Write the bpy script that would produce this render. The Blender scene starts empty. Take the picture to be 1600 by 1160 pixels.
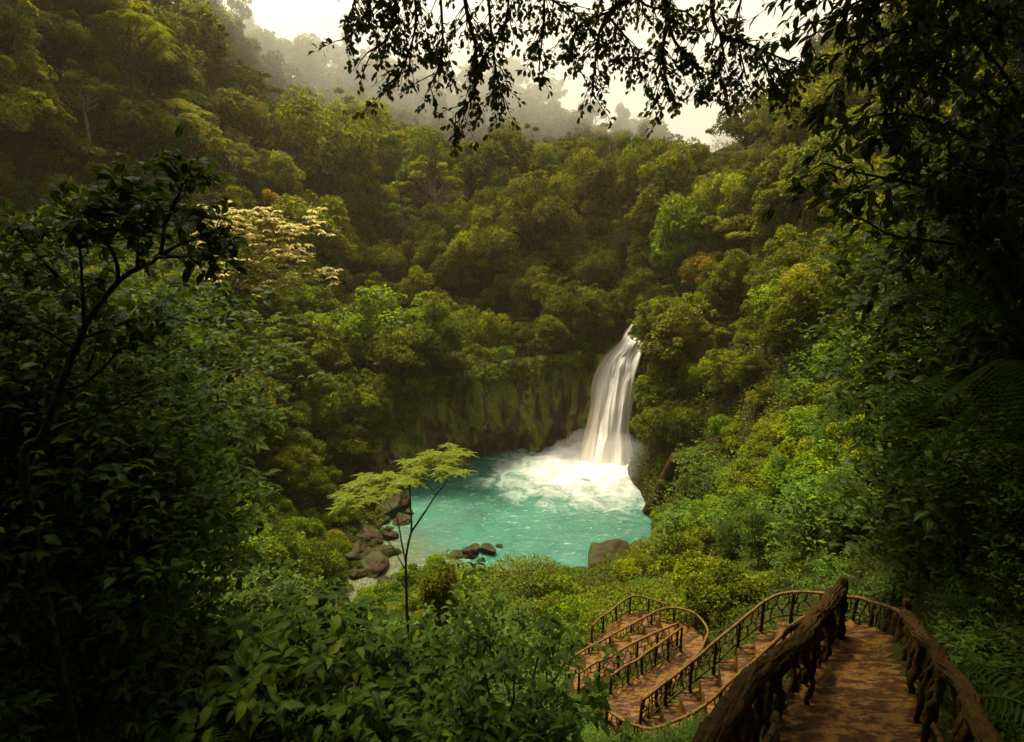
import bpy, math, random
import numpy as np
from mathutils import Vector, geometry

random.seed(11)
RNG = np.random.default_rng(11)
C = bpy.context.scene.collection
sc = bpy.context.scene
PI = math.pi

# ------------------------------------------------------------------ camera
CAM = np.array([0.0, 0.0, 33.0])
PITCH = math.radians(12.5)
F = 889.0
cp, sp = math.cos(PITCH), math.sin(PITCH)


def P(px, py, t):
    """world point seen at photo pixel (px, py), t metres along the view axis"""
    u, v = (px - 800) / F, (580 - py) / F
    return np.array([u * t, t * (cp + v * sp), 33.0 + t * (-sp + v * cp)])


def proj(p):
    p = np.asarray(p, float) - CAM
    x, y, z = p[..., 0], p[..., 1], p[..., 2]
    t = y * cp - z * sp
    v = (y * sp + z * cp)
    return 800 + F * x / np.maximum(t, 1e-3), 580 - F * v / np.maximum(t, 1e-3), t


def PZ(px, py, z):
    d = P(px, py, 1.0) - CAM
    return CAM + d * ((z - 33.0) / d[2])


cam = bpy.data.objects.new('camera', bpy.data.cameras.new('camera'))
C.objects.link(cam)
cam.location = CAM
cam.rotation_euler = (PI / 2 - PITCH, 0, 0)
cam.data.sensor_width = 36
cam.data.lens = F / 1600 * 36
cam.data.clip_end = 5000
cam.data.clip_start = 0.05
sc.camera = cam

# ------------------------------------------------------------------ noise
_LAT = np.random.default_rng(5).random((64, 64, 64)).astype(np.float32)


def vnoise(x, y, z):
    x, y, z = np.broadcast_arrays(np.asarray(x, float), np.asarray(y, float), np.asarray(z, float))
    xi, yi, zi = np.floor(x).astype(int), np.floor(y).astype(int), np.floor(z).astype(int)
    fx, fy, fz = x - xi, y - yi, z - zi
    fx, fy, fz = [f * f * (3 - 2 * f) for f in (fx, fy, fz)]
    r = 0
    for a in (0, 1):
        for b in (0, 1):
            for c in (0, 1):
                w = (fx if a else 1 - fx) * (fy if b else 1 - fy) * (fz if c else 1 - fz)
                r = r + w * _LAT[(xi + a) & 63, (yi + b) & 63, (zi + c) & 63]
    return r * 2 - 1


def fbm(x, y, z, o=4):
    r, a = 0, 1.0
    for k in range(o):
        r = r + a * vnoise(x * 2 ** k + 7.3 * k, y * 2 ** k + 3.1 * k, z * 2 ** k + 1.7 * k)
        a *= .5
    return r / 1.6


def nrm(a):
    return a / np.maximum(np.linalg.norm(a, axis=-1, keepdims=True), 1e-9)


# ------------------------------------------------------------------ mesh helpers
def np_mesh(name, verts, faces, mat, attr=None, smooth=False):
    """faces: list of int arrays (M,3) / (M,4)"""
    me = bpy.data.meshes.new(name)
    verts = np.asarray(verts, np.float32)
    me.vertices.add(len(verts))
    me.vertices.foreach_set('co', verts.ravel())
    fl = [np.asarray(f, np.int32) for f in faces if len(f)]
    loops = np.concatenate([f.ravel() for f in fl])
    cnt = np.concatenate([np.full(len(f), f.shape[1], np.int32) for f in fl])
    st = np.concatenate([[0], np.cumsum(cnt)[:-1]]).astype(np.int32)
    me.loops.add(len(loops))
    me.loops.foreach_set('vertex_index', loops)
    me.polygons.add(len(cnt))
    me.polygons.foreach_set('loop_start', st)
    if smooth:
        me.polygons.foreach_set('use_smooth', np.ones(len(cnt), bool))
    me.update(calc_edges=True)
    if attr is not None:
        a = me.attributes.new('leaf', 'FLOAT_COLOR', 'POINT')
        a.data.foreach_set('color', np.asarray(attr, np.float32).ravel())
    me.materials.append(mat)
    return me


def obj(name, me, parent=None, color=None):
    o = bpy.data.objects.new(name, me)
    C.objects.link(o)
    if parent is not None:
        o.parent = parent
    if color is not None:
        o.color = (*color, 1)
    return o


def tag(o, label, cat=None, group=None, kind=None):
    o['label'] = label
    if cat:
        o['category'] = cat
    if group:
        o['group'] = group
    if kind:
        o['kind'] = kind
    return o


def thing(name, label, cat, loc, group=None, rz=0, scale=1):
    o = bpy.data.objects.new(name, None)
    C.objects.link(o)
    o.location = loc
    o.rotation_euler = (0, 0, rz)
    o.scale = (scale,) * 3 if np.isscalar(scale) else scale
    o.empty_display_size = .3
    tag(o, label, cat, group)
    return o


class Leaves:
    def __init__(self):
        self.v, self.t, self.q, self.a, self.n = [], [], [], [], 0

    def add(self, pos, d, n, L, W, rnd=None, detail=False, droop=.12, shape=0):
        N = len(pos)
        if N == 0:
            return
        d = nrm(d)
        side = nrm(np.cross(d, n))
        n = np.cross(side, d)
        L = np.broadcast_to(np.asarray(L, float), (N,))[:, None]
        W = np.broadcast_to(np.asarray(W, float), (N,))[:, None]
        if rnd is None:
            rnd = RNG.random(N)
        if not detail:
            mid = .45
            v = np.stack([pos, pos + d * L * mid + side * W * .5 + n * W * .13,
                          pos + d * L - n * L * droop, pos + d * L * mid - side * W * .5 + n * W * .13], 1)
            b = self.n + np.arange(N)[:, None] * 4
            self.t += [b + [0, 1, 2], b + [0, 2, 3]]
            ac = [.5, 1, .5, 0]
            al = [0, .5, 1, .5]
            k = 4
        else:
            m1, m2 = pos + d * L * .3 + n * L * droop * .4, pos + d * L * .68 + n * L * droop * .2
            w1, w2 = (.46, .40) if shape == 0 else ((.30, .5) if shape == 1 else (.5, .26))
            v = np.stack([pos, m1, m2, pos + d * L - n * L * droop,
                          m1 - side * W * w1 + n * W * .12, m1 + side * W * w1 + n * W * .12,
                          m2 - side * W * w2 + n * W * .08, m2 + side * W * w2 + n * W * .08], 1)
            b = self.n + np.arange(N)[:, None] * 8
            self.t += [b + [0, 1, 4], b + [0, 5, 1], b + [2, 3, 6], b + [2, 7, 3]]
            self.q += [b + [1, 2, 6, 4], b + [1, 5, 7, 2]]
            ac = [.5, .5, .5, .5, 0, 1, 0, 1]
            al = [0, .3, .7, 1, .3, .3, .7, .7]
            k = 8
        a = np.ones((N, k, 4), np.float32)
        a[:, :, 0] = rnd[:, None]
        a[:, :, 1] = ac
        a[:, :, 2] = al
        self.v.append(v.reshape(-1, 3))
        self.a.append(a.reshape(-1, 4))
        self.n += N * k

    def mesh(self, name, mat):
        f = []
        if self.t:
            f.append(np.concatenate(self.t))
        if self.q:
            f.append(np.concatenate(self.q))
        return np_mesh(name, np.concatenate(self.v), f, mat, np.concatenate(self.a))


class Tubes:
    def __init__(self):
        self.v, self.q, self.n = [], [], 0

    def add(self, pts, r, sides=6, rough=0.0, cap=True, freq=3.0, ridge=0.0):
        pts = np.asarray(pts, float)
        n = len(pts)
        r = np.broadcast_to(np.asarray(r, float), (n,)) if np.ndim(r) == 0 or len(np.atleast_1d(r)) == n else np.interp(np.linspace(0, 1, n), np.linspace(0, 1, len(r)), r)
        tan = nrm(np.gradient(pts, axis=0))
        ref = np.array([0, 0, 1.0]) if abs(tan[:, 2]).mean() < .8 else np.array([1.0, 0, 0])
        s = nrm(np.cross(tan, ref))
        b = np.cross(s, tan)
        th = np.arange(sides) / sides * 2 * PI
        ring = (np.cos(th)[None, :, None] * s[:, None] + np.sin(th)[None, :, None] * b[:, None])
        rr = np.repeat(r[:, None], sides, 1)
        if rough:
            q = pts[:, None] + ring * rr[:, :, None]
            rr = rr * (1 + rough * fbm(q[..., 0] * freq, q[..., 1] * freq, q[..., 2] * freq, 3))
        if ridge:
            sl = np.concatenate([[0], np.cumsum(np.linalg.norm(np.diff(pts, axis=0), axis=1))])[:, None]
            tw = th[None] + .35 * vnoise(sl * .8, 0 * sl, 3.3)
            rr = rr * (1 + ridge * (-np.abs(fbm(np.cos(tw) * 3.2, np.sin(tw) * 3.2, sl * .8, 3)) * 2 + .35) + .5 * ridge * vnoise(np.cos(tw) * 9, np.sin(tw) * 9, sl * 2.5))
        v = pts[:, None] + ring * rr[:, :, None]
        i = np.arange(n - 1)[:, None] * sides
        j = np.arange(sides)[None]
        k = (j + 1) % sides
        q = np.stack([i + j, i + k, i + sides + k, i + sides + j], -1).reshape(-1, 4) + self.n
        self.q.append(q)
        self.v.append(v.reshape(-1, 3))
        m = self.n + n * sides
        if cap:
            self.v.append(np.stack([pts[0], pts[-1]]))
            jj = np.arange(sides)
            kk = (jj + 1) % sides
            self.q.append(np.stack([np.full(sides, m), self.n + kk, self.n + jj, np.full(sides, m)], -1)[:, :3])
            o = self.n + (n - 1) * sides
            self.q.append(np.stack([np.full(sides, m + 1), o + jj, o + kk], -1))
            m += 2
        self.n = m

    def mesh(self, name, mat, smooth=True):
        q4 = [q for q in self.q if q.shape[1] == 4]
        q3 = [q for q in self.q if q.shape[1] == 3]
        f = [np.concatenate(q4)] + ([np.concatenate(q3)] if q3 else [])
        return np_mesh(name, np.concatenate(self.v), f, mat, smooth=smooth)


def resample(pts, n):
    pts = np.asarray(pts, float)
    d = np.concatenate([[0], np.cumsum(np.linalg.norm(np.diff(pts, axis=0), axis=1))])
    s = np.linspace(0, d[-1], n)
    return np.stack([np.interp(s, d, pts[:, k]) for k in range(3)], 1)


def spline(pts, n):
    """Catmull-Rom through pts"""
    p = np.asarray(pts, float)
    if len(p) < 3:
        return resample(p, n)
    e = np.concatenate([[2 * p[0] - p[1]], p, [2 * p[-1] - p[-2]]])
    out = []
    m = 12
    for i in range(len(p) - 1):
        a, b, c, d = e[i:i + 4]
        for t in np.arange(m) / m:
            out.append(.5 * (2 * b + (c - a) * t + (2 * a - 5 * b + 4 * c - d) * t * t + (3 * b - a - 3 * c + d) * t ** 3))
    out.append(p[-1])
    return resample(out, n)


# ------------------------------------------------------------------ materials
def mat_new(name):
    m = bpy.data.materials.new(name)
    m.use_nodes = True
    nt = m.node_tree
    nt.nodes.clear()
    out = nt.nodes.new('ShaderNodeOutputMaterial')
    return m, nt, out


def N(nt, t, **kw):
    n = nt.nodes.new(t)
    for k, v in kw.items():
        if k in n.inputs:
            n.inputs[k].default_value = v
        else:
            setattr(n, k, v)
    return n


def ramp(nt, fac, stops, interp='LINEAR'):
    r = nt.nodes.new('ShaderNodeValToRGB')
    r.color_ramp.interpolation = interp
    e = r.color_ramp.elements
    while len(e) < len(stops):
        e.new(.5)
    for x, (p, c) in zip(e, stops):
        x.position = p
        x.color = (*c, 1) if len(c) == 3 else c
    nt.links.new(fac, r.inputs[0])
    return r.outputs[0]


def mix(nt, fac, a, b, mode='MIX'):
    m = nt.nodes.new('ShaderNodeMix')
    m.data_type = 'RGBA'
    m.blend_type = mode
    m.clamp_result = False
    for s, v in ((m.inputs[0], fac), (m.inputs[6], a), (m.inputs[7], b)):
        if hasattr(v, 'is_output'):
            nt.links.new(v, s)
        else:
            s.default_value = v if np.isscalar(v) else (*v, 1)
    return m.outputs[2]


def math_(nt, op, a, b=None, c=None, clamp=False):
    m = nt.nodes.new('ShaderNodeMath')
    m.operation = op
    m.use_clamp = clamp
    for s, v in zip(m.inputs, (a, b, c)):
        if v is None:
            continue
        if hasattr(v, 'is_output'):
            nt.links.new(v, s)
        else:
            s.default_value = v
    return m.outputs[0]


def noise_(nt, vec, scale, detail=4, rough=.55, dist=0):
    n = N(nt, 'ShaderNodeTexNoise', Scale=scale, Detail=detail, Roughness=rough, Distortion=dist)
    if vec is not None:
        nt.links.new(vec, n.inputs['Vector'])
    return n.outputs['Fac']


def leaf_mat(name, stops, rough=.5, trans=.4, vein=False, spec=.06):
    m, nt, out = mat_new(name)
    L = nt.links.new
    at = N(nt, 'ShaderNodeAttribute', attribute_name='leaf')
    sep = N(nt, 'ShaderNodeSeparateColor')
    L(at.outputs['Color'], sep.inputs[0])
    oi = N(nt, 'ShaderNodeObjectInfo')
    col = ramp(nt, sep.outputs[0], stops)
    col = mix(nt, 1.0, col, oi.outputs['Color'], 'MULTIPLY')
    if vein:
        d = math_(nt, 'ABSOLUTE', math_(nt, 'SUBTRACT', sep.outputs[1], .5))
        mid = math_(nt, 'LESS_THAN', d, .05)
        w = N(nt, 'ShaderNodeMath', operation='SINE')
        L(math_(nt, 'MULTIPLY', math_(nt, 'SUBTRACT', sep.outputs[2], math_(nt, 'MULTIPLY', d, .5)), 44.0), w.inputs[0])
        ribs = math_(nt, 'MULTIPLY', math_(nt, 'GREATER_THAN', w.outputs[0], .86), .35)
        col = mix(nt, math_(nt, 'MAXIMUM', math_(nt, 'MULTIPLY', mid, .6), ribs), col, (.12, .17, .03))
    b = N(nt, 'ShaderNodeBsdfPrincipled', Roughness=rough)
    b.inputs['Specular IOR Level'].default_value = spec
    L(col, b.inputs['Base Color'])
    t = N(nt, 'ShaderNodeBsdfTranslucent')
    L(mix(nt, 1.0, col, (1.7, 1.5, .6), 'MULTIPLY'), t.inputs['Color'])
    ms = N(nt, 'ShaderNodeMixShader', Fac=trans)
    L(b.outputs[0], ms.inputs[1])
    L(t.outputs[0], ms.inputs[2])
    L(ms.outputs[0], out.inputs['Surface'])
    return m


GREEN = [(0, (.022, .032, .002)), (.45, (.086, .102, .004)), (.8, (.155, .162, .006)), (1, (.215, .20, .010))]
M_LEAF = leaf_mat('foliage', GREEN)
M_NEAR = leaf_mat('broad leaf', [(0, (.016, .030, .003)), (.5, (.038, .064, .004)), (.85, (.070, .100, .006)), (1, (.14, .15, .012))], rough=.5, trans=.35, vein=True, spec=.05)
M_PALE = leaf_mat('pale leaf', [(0, (.16, .15, .05)), (.5, (.30, .27, .12)), (1, (.55, .50, .28))], trans=.4)
M_FLAT = leaf_mat('yellow green leaf', [(0, (.05, .085, .003)), (.6, (.125, .165, .005)), (1, (.24, .24, .012))], trans=.4)
M_MOSS = leaf_mat('moss tuft', [(0, (.03, .036, .005)), (1, (.075, .07, .012))], rough=.8, trans=.2, spec=.1)


def bark_mat(name, c0, c1, moss=.4, mosscol=(.05, .06, .01), scale=6, rough=.85, stretch=(1, 1, 1), spec=.2, bump=.5):
    m, nt, out = mat_new(name)
    L = nt.links.new
    g = N(nt, 'ShaderNodeTexCoord')
    mp = N(nt, 'ShaderNodeMapping')
    mp.inputs['Scale'].default_value = stretch
    L(g.outputs['Object'], mp.inputs['Vector'])
    n1 = noise_(nt, mp.outputs[0], scale, 6, .65)
    n2 = noise_(nt, mp.outputs[0], scale * .35, 3, .6)
    col = ramp(nt, n1, [(.3, c0), (.7, c1)])
    if moss:
        fac = ramp(nt, n2, [(.62 - moss * .3, (0, 0, 0)), (.74 - moss * .3, (1, 1, 1))])
        col = mix(nt, fac, col, mosscol)
    b = N(nt, 'ShaderNodeBsdfPrincipled', Roughness=rough)
    b.inputs['Specular IOR Level'].default_value = spec
    L(col, b.inputs['Base Color'])
    bp = N(nt, 'ShaderNodeBump', Strength=bump, Distance=.05)
    L(n1, bp.inputs['Height'])
    L(bp.outputs[0], b.inputs['Normal'])
    L(b.outputs[0], out.inputs['Surface'])
    return m


M_BARK = bark_mat('mossy bark', (.025, .018, .008), (.075, .055, .025))
M_DBARK = bark_mat('dark wet bark', (.012, .009, .005), (.04, .03, .014), scale=14)
M_PBARK = bark_mat('pale bark', (.14, .11, .06), (.30, .25, .15), moss=.1)
M_LOG = bark_mat('carved log', (.012, .006, .002), (.080, .038, .007), moss=.4, mosscol=(.040, .034, .004), scale=15, rough=.7, spec=.06, bump=1.0)
M_RAIL = bark_mat('rustic rail', (.035, .017, .004), (.17, .085, .018), moss=.25, mosscol=(.07, .06, .008), scale=7, rough=.6, spec=.1)
M_ROCK = bark_mat('wet boulder', (.008, .005, .002), (.042, .022, .006), moss=.5, mosscol=(.028, .033, .004), scale=2.2, rough=.7, spec=.1, bump=1.0)
M_SOIL = bark_mat('forest soil', (.008, .006, .002), (.026, .019, .005), moss=.6, mosscol=(.018, .022, .002), scale=5, spec=.03, bump=.9)


def cliff_mat():
    m, nt, out = mat_new('mossy cliff')
    L = nt.links.new
    g = N(nt, 'ShaderNodeNewGeometry')
    mp = N(nt, 'ShaderNodeMapping')
    mp.inputs['Scale'].default_value = (1.6, 1.6, .32)
    L(g.outputs['Position'], mp.inputs['Vector'])
    n1 = noise_(nt, mp.outputs[0], .9, 6, .65)
    n2 = noise_(nt, mp.outputs[0], .32, 5, .6, .6)
    n3 = noise_(nt, g.outputs['Position'], 2.5, 4, .7)
    rock = ramp(nt, n1, [(.3, (.012, .008, .005)), (.55, (.062, .036, .016)), (.75, (.13, .072, .03))])
    sx = N(nt, 'ShaderNodeSeparateXYZ')
    L(g.outputs['Position'], sx.inputs[0])
    hz = math_(nt, 'MULTIPLY', math_(nt, 'MINIMUM', sx.outputs[2], 9.0), .011)
    moss = ramp(nt, n3, [(.25, (.040, .060, .004)), (.7, (.19, .22, .010))])
    fac = ramp(nt, math_(nt, 'ADD', n2, hz), [(.55, (0, 0, 0)), (.61, (1, 1, 1))])
    col = mix(nt, fac, rock, moss)
    b = N(nt, 'ShaderNodeBsdfPrincipled', Roughness=.6)
    b.inputs['Specular IOR Level'].default_value = .3
    L(col, b.inputs['Base Color'])
    bp = N(nt, 'ShaderNodeBump', Strength=.8, Distance=.3)
    L(n1, bp.inputs['Height'])
    L(bp.outputs[0], b.inputs['Normal'])
    L(b.outputs[0], out.inputs['Surface'])
    return m


FALL = PZ(948, 735, 0)       # where the fall strikes the pool


def water_mat():
    m, nt, out = mat_new('turquoise water')
    L = nt.links.new
    g = N(nt, 'ShaderNodeNewGeometry')
    pos = g.outputs['Position']
    sx = N(nt, 'ShaderNodeSeparateXYZ')
    L(pos, sx.inputs[0])
    dx = math_(nt, 'SUBTRACT', sx.outputs[0], float(FALL[0]))
    dy = math_(nt, 'SUBTRACT', sx.outputs[1], float(FALL[1]))
    dxl = math_(nt, 'ADD', math_(nt, 'MULTIPLY', math_(nt, 'MINIMUM', dx, 0.0), .62), math_(nt, 'MULTIPLY', math_(nt, 'MAXIMUM', dx, 0.0), .9))
    dyn = math_(nt, 'ADD', math_(nt, 'MULTIPLY', math_(nt, 'MINIMUM', dy, 0.0), .85), math_(nt, 'MULTIPLY', math_(nt, 'MAXIMUM', dy, 0.0), .6))
    dist = math_(nt, 'SQRT', math_(nt, 'ADD', math_(nt, 'MULTIPLY', dxl, dxl), math_(nt, 'MULTIPLY', dyn, dyn)))
    n1 = noise_(nt, pos, .35, 5, .62, .8)
    n2 = noise_(nt, pos, 1.6, 5, .65, 1.2)
    n3 = noise_(nt, pos, .12, 3, .5)
    v = math_(nt, 'ADD', math_(nt, 'MULTIPLY', dist, -.060), math_(nt, 'ADD', math_(nt, 'MULTIPLY', n1, 1.05), math_(nt, 'MULTIPLY', n2, .35)))
    foam = ramp(nt, math_(nt, 'ADD', v, .42, clamp=True), [(.38, (0, 0, 0)), (.62, (.35, .35, .35)), (.95, (1, 1, 1))])
    # thin flecks and streaks on the open water
    mp = N(nt, 'ShaderNodeMapping')
    mp.inputs['Rotation'].default_value = (0, 0, .5)
    mp.inputs['Scale'].default_value = (.8, 2.2, 1)
    L(pos, mp.inputs['Vector'])
    n4 = noise_(nt, mp.outputs[0], .9, 6, .7, 1.5)
    fl = ramp(nt, n4, [(.57, (0, 0, 0)), (.70, (.8, .8, .8))])
    near = ramp(nt, math_(nt, 'MULTIPLY', dist, .033, clamp=True), [(0, (1, 1, 1)), (.62, (.55, .55, .55)), (1, (.12, .12, .12))])
    foam2 = mix(nt, 1.0, fl, near, 'MULTIPLY')
    foam = mix(nt, 1.0, foam, foam2, 'SCREEN')
    deep = ramp(nt, math_(nt, 'ADD', math_(nt, 'MULTIPLY', n3, .55), math_(nt, 'MULTIPLY', n1, .4)), [(.3, (.004, .060, .033)), (.65, (.022, .130, .072))])
    # shallow, brownish-grey water towards the outlet on the left and the near bank
    sh = math_(nt, 'ADD', math_(nt, 'MULTIPLY', math_(nt, 'ADD', sx.outputs[0], 6.0), -.055), math_(nt, 'MULTIPLY', math_(nt, 'SUBTRACT', 62.0, sx.outputs[1]), .055))
    sh = math_(nt, 'ADD', sh, math_(nt, 'MULTIPLY', n1, .45))
    shf = ramp(nt, sh, [(.35, (0, 0, 0)), (1.15, (1, 1, 1))])
    col = mix(nt, shf, deep, (.060, .068, .022))
    col = mix(nt, foam, col, (.52, .49, .42))
    b = N(nt, 'ShaderNodeBsdfPrincipled')
    b.inputs['Specular IOR Level'].default_value = .25
    L(col, b.inputs['Base Color'])
    L(ramp(nt, foam, [(0, (.12,) * 3), (1, (.75,) * 3)]), b.inputs['Roughness'])
    bp = N(nt, 'ShaderNodeBump', Strength=.55, Distance=.35)
    L(math_(nt, 'ADD', n4, math_(nt, 'MULTIPLY', foam, .25)), bp.inputs['Height'])
    L(bp.outputs[0], b.inputs['Normal'])
    L(b.outputs[0], out.inputs['Surface'])
    return m


def fall_mat():
    m, nt, out = mat_new('falling water')
    L = nt.links.new
    at = N(nt, 'ShaderNodeAttribute', attribute_name='leaf')
    mp = N(nt, 'ShaderNodeMapping')
    mp.inputs['Scale'].default_value = (11, 2.2, 1)
    L(at.outputs['Vector'], mp.inputs['Vector'])
    n1 = noise_(nt, mp.outputs[0], 1.0, 6, .6, .25)
    mp2 = N(nt, 'ShaderNodeMapping')
    mp2.inputs['Scale'].default_value = (5, 2.6, 1)
    L(at.outputs['Vector'], mp2.inputs['Vector'])
    n2 = noise_(nt, mp2.outputs[0], 1.0, 4, .6, .3)
    sep = N(nt, 'ShaderNodeSeparateColor')
    L(at.outputs['Color'], sep.inputs[0])
    # thin veil at the left edge, full curtain at the centre and right
    cov = ramp(nt, sep.outputs[0], [(0, (.05,) * 3), (.08, (.30,) * 3), (.28, (.72,) * 3), (.45, (1.05,) * 3), (.88, (.95,) * 3), (1, (.25,) * 3)])
    v = math_(nt, 'ADD', cov, math_(nt, 'ADD', math_(nt, 'MULTIPLY', n1, .75), math_(nt, 'MULTIPLY', n2, .45)))
    v = math_(nt, 'ADD', v, math_(nt, 'MULTIPLY', sep.outputs[1], .25))
    alpha = ramp(nt, math_(nt, 'MULTIPLY', v, .5), [(.30, (.05,) * 3), (.56, (.85,) * 3), (.8, (1,) * 3)])
    col = ramp(nt, n1, [(.25, (.72, .64, .52)), (.6, (.90, .86, .77))])
    col = mix(nt, ramp(nt, sep.outputs[0], [(.05, (.75,) * 3), (.34, (0, 0, 0))]), col, (.50, .36, .22))
    d = N(nt, 'ShaderNodeBsdfPrincipled', Roughness=.7)
    d.inputs['Specular IOR Level'].default_value = .2
    L(col, d.inputs['Base Color'])
    bp = N(nt, 'ShaderNodeBump', Strength=.35, Distance=.25)
    L(n1, bp.inputs['Height'])
    L(bp.outputs[0], d.inputs['Normal'])
    t = N(nt, 'ShaderNodeBsdfTranslucent')
    L(col, t.inputs['Color'])
    ms = N(nt, 'ShaderNodeMixShader', Fac=.35)
    L(d.outputs[0], ms.inputs[1])
    L(t.outputs[0], ms.inputs[2])
    tr = N(nt, 'ShaderNodeBsdfTransparent')
    ma = N(nt, 'ShaderNodeMixShader')
    L(alpha, ma.inputs[0])
    L(tr.outputs[0], ma.inputs[1])
    L(ms.outputs[0], ma.inputs[2])
    L(ma.outputs[0], out.inputs['Surface'])
    return m


def step_mat():
    m, nt, out = mat_new('worn stair slab')
    L = nt.links.new
    g = N(nt, 'ShaderNodeNewGeometry')
    mp = N(nt, 'ShaderNodeMapping')
    mp.inputs['Rotation'].default_value = (0, 0, math.radians(36))
    mp.inputs['Scale'].default_value = (.45, 1.5, 1)
    L(g.outputs['Position'], mp.inputs['Vector'])
    n1 = noise_(nt, mp.outputs[0], 5.5, 9, .74, .3)
    n2 = noise_(nt, g.outputs['Position'], 14, 5, .7)
    n3 = noise_(nt, g.outputs['Position'], 1.4, 3, .6)
    light = ramp(nt, n2, [(.3, (.062, .028, .005)), (.7, (.16, .082, .014))])
    dark = ramp(nt, n2, [(.3, (.014, .006, .002)), (.7, (.055, .022, .004))])
    f = ramp(nt, math_(nt, 'ADD', math_(nt, 'MULTIPLY', n1, .75), math_(nt, 'MULTIPLY', n3, .3)), [(.515, (0, 0, 0)), (.55, (1, 1, 1))])
    col = mix(nt, f, dark, light)
    b = N(nt, 'ShaderNodeBsdfPrincipled', Roughness=.5)
    L(col, b.inputs['Base Color'])
    b.inputs['Specular IOR Level'].default_value = .08
    bp = N(nt, 'ShaderNodeBump', Strength=.9, Distance=.03)
    L(math_(nt, 'ADD', n1, math_(nt, 'MULTIPLY', n2, .4)), bp.inputs['Height'])
    L(bp.outputs[0], b.inputs['Normal'])
    L(b.outputs[0], out.inputs['Surface'])
    return m


def volume_mat(name, color, density, aniso):
    m, nt, out = mat_new(name)
    v = N(nt, 'ShaderNodeVolumePrincipled', Density=density, Anisotropy=aniso)
    v.inputs['Color'].default_value = (*color, 1)
    nt.links.new(v.outputs[0], out.inputs['Volume'])
    return m


M_CLIFF, M_WATER, M_FALL, M_STEP = cliff_mat(), water_mat(), fall_mat(), step_mat()

# ------------------------------------------------------------------ stair and rail lines (from the photo, each with its own distance)
RAILH = 1.0
LOG_L = [P(1110, 1160, 3.7), P(1180, 1075, 5.2), P(1250, 992, 8.4), P(1295, 945, 12), P(1316, 925, 13.6)]
LOG_R = [P(1560, 1160, 3.7), P(1500, 1065, 5.3), P(1455, 1010, 8.0), P(1425, 975, 11.5), P(1414, 960, 13.4)]
BACK = (LOG_L[0] - LOG_L[1]) * 2.2
LOG_L = [LOG_L[0] + BACK] + LOG_L
LOG_R = [LOG_R[0] + BACK] + LOG_R
OUT2 = [P(*a) for a in [(1412, 962, 13.4), (1392, 950, 15), (1355, 938, 16.6), (1318, 931, 17.7), (1270, 925, 18.4), (1235, 926, 18.8), (1210, 931, 18.9),
                        (1180, 950, 18.8), (1140, 985, 18.7), (1100, 1018, 18.6), (1050, 1058, 18.5), (1003, 1095, 18.5)]]
NEAR2 = [P(*a) for a in [(1300, 945, 15.4), (1272, 957, 16.6), (1241, 974, 16.9), (1206, 1009, 17), (1171, 1039, 17), (1140, 1066, 17), (1110, 1096, 17), (1075, 1118, 17),
                         (1027, 1138, 17.2), (996, 1134, 17.8), (968, 1122, 18.7), (948, 1108, 19.6)]]
R3 = [P(*a) for a in [(1003, 1092, 18.6), (1040, 1062, 20), (1075, 1035, 21.8), (1092, 1018, 23), (1102, 1000, 24), (1106, 985, 24.8), (1097, 968, 25.8), (1080, 956, 26.6), (1055, 950, 27.1),
                      (1030, 954, 27.4), (1009, 964, 27.4), (970, 985, 27.2), (922, 1010, 27), (890, 1030, 26.5)]]
R3F = [P(*a) for a in [(955, 1056, 20.6), (985, 1037, 21.4), (1010, 1020, 22.3), (1040, 1000, 23.4), (1066, 980, 24.3)]]
R4N = [P(*a) for a in [(905, 1052, 23.8), (944, 1030, 24.2), (1000, 1000, 24.9), (1060, 974, 25.2)]]
R5 = [P(*a) for a in [(925, 978, 29), (950, 957, 30), (987, 932, 31), (1018, 937, 31), (1045, 945, 30.6)]]

# ------------------------------------------------------------------ terrain
ctl = []


def g(px, py, t, c=0.0):
    q = P(px, py, t)
    ctl.append((q[0], q[1], q[2] - c))


def gz(px, py, z):
    q = PZ(px, py, z)
    ctl.append((q[0], q[1], z))


POOL_IN = [(905, 745), (850, 728), (790, 730), (745, 748), (700, 765), (660, 790), (635, 830), (622, 870), (585, 905), (545, 935), (560, 975), (640, 950), (700, 915), (790, 925), (880, 925),
           (930, 880), (985, 850), (1000, 815), (990, 785), (960, 762)]
for a in POOL_IN:
    gz(*a, -2.0)
for a in [(700, 840), (800, 800), (880, 850), (900, 790), (780, 880)]:
    gz(*a, -4)
# shore and cliff foot
for a in [(995, 745), (1018, 775), (1030, 815), (1035, 845)]:
    gz(*a, 1.2)
for a in [(905, 712), (850, 708), (790, 715), (745, 734), (700, 746), (630, 766), (950, 716), (985, 728)]:
    q = PZ(*a, -.6)
    d = q - PZ(830, 800, 0)
    d = d / np.linalg.norm(d)
    ctl.append((*(q + d * 3.2)[:2], -1.5))
    ctl.append((*(q + d * .2)[:2], -1.5))
for a in [(575, 800), (545, 850), (505, 880), (480, 930), (480, 980)]:
    gz(*a, 1.6)
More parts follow.
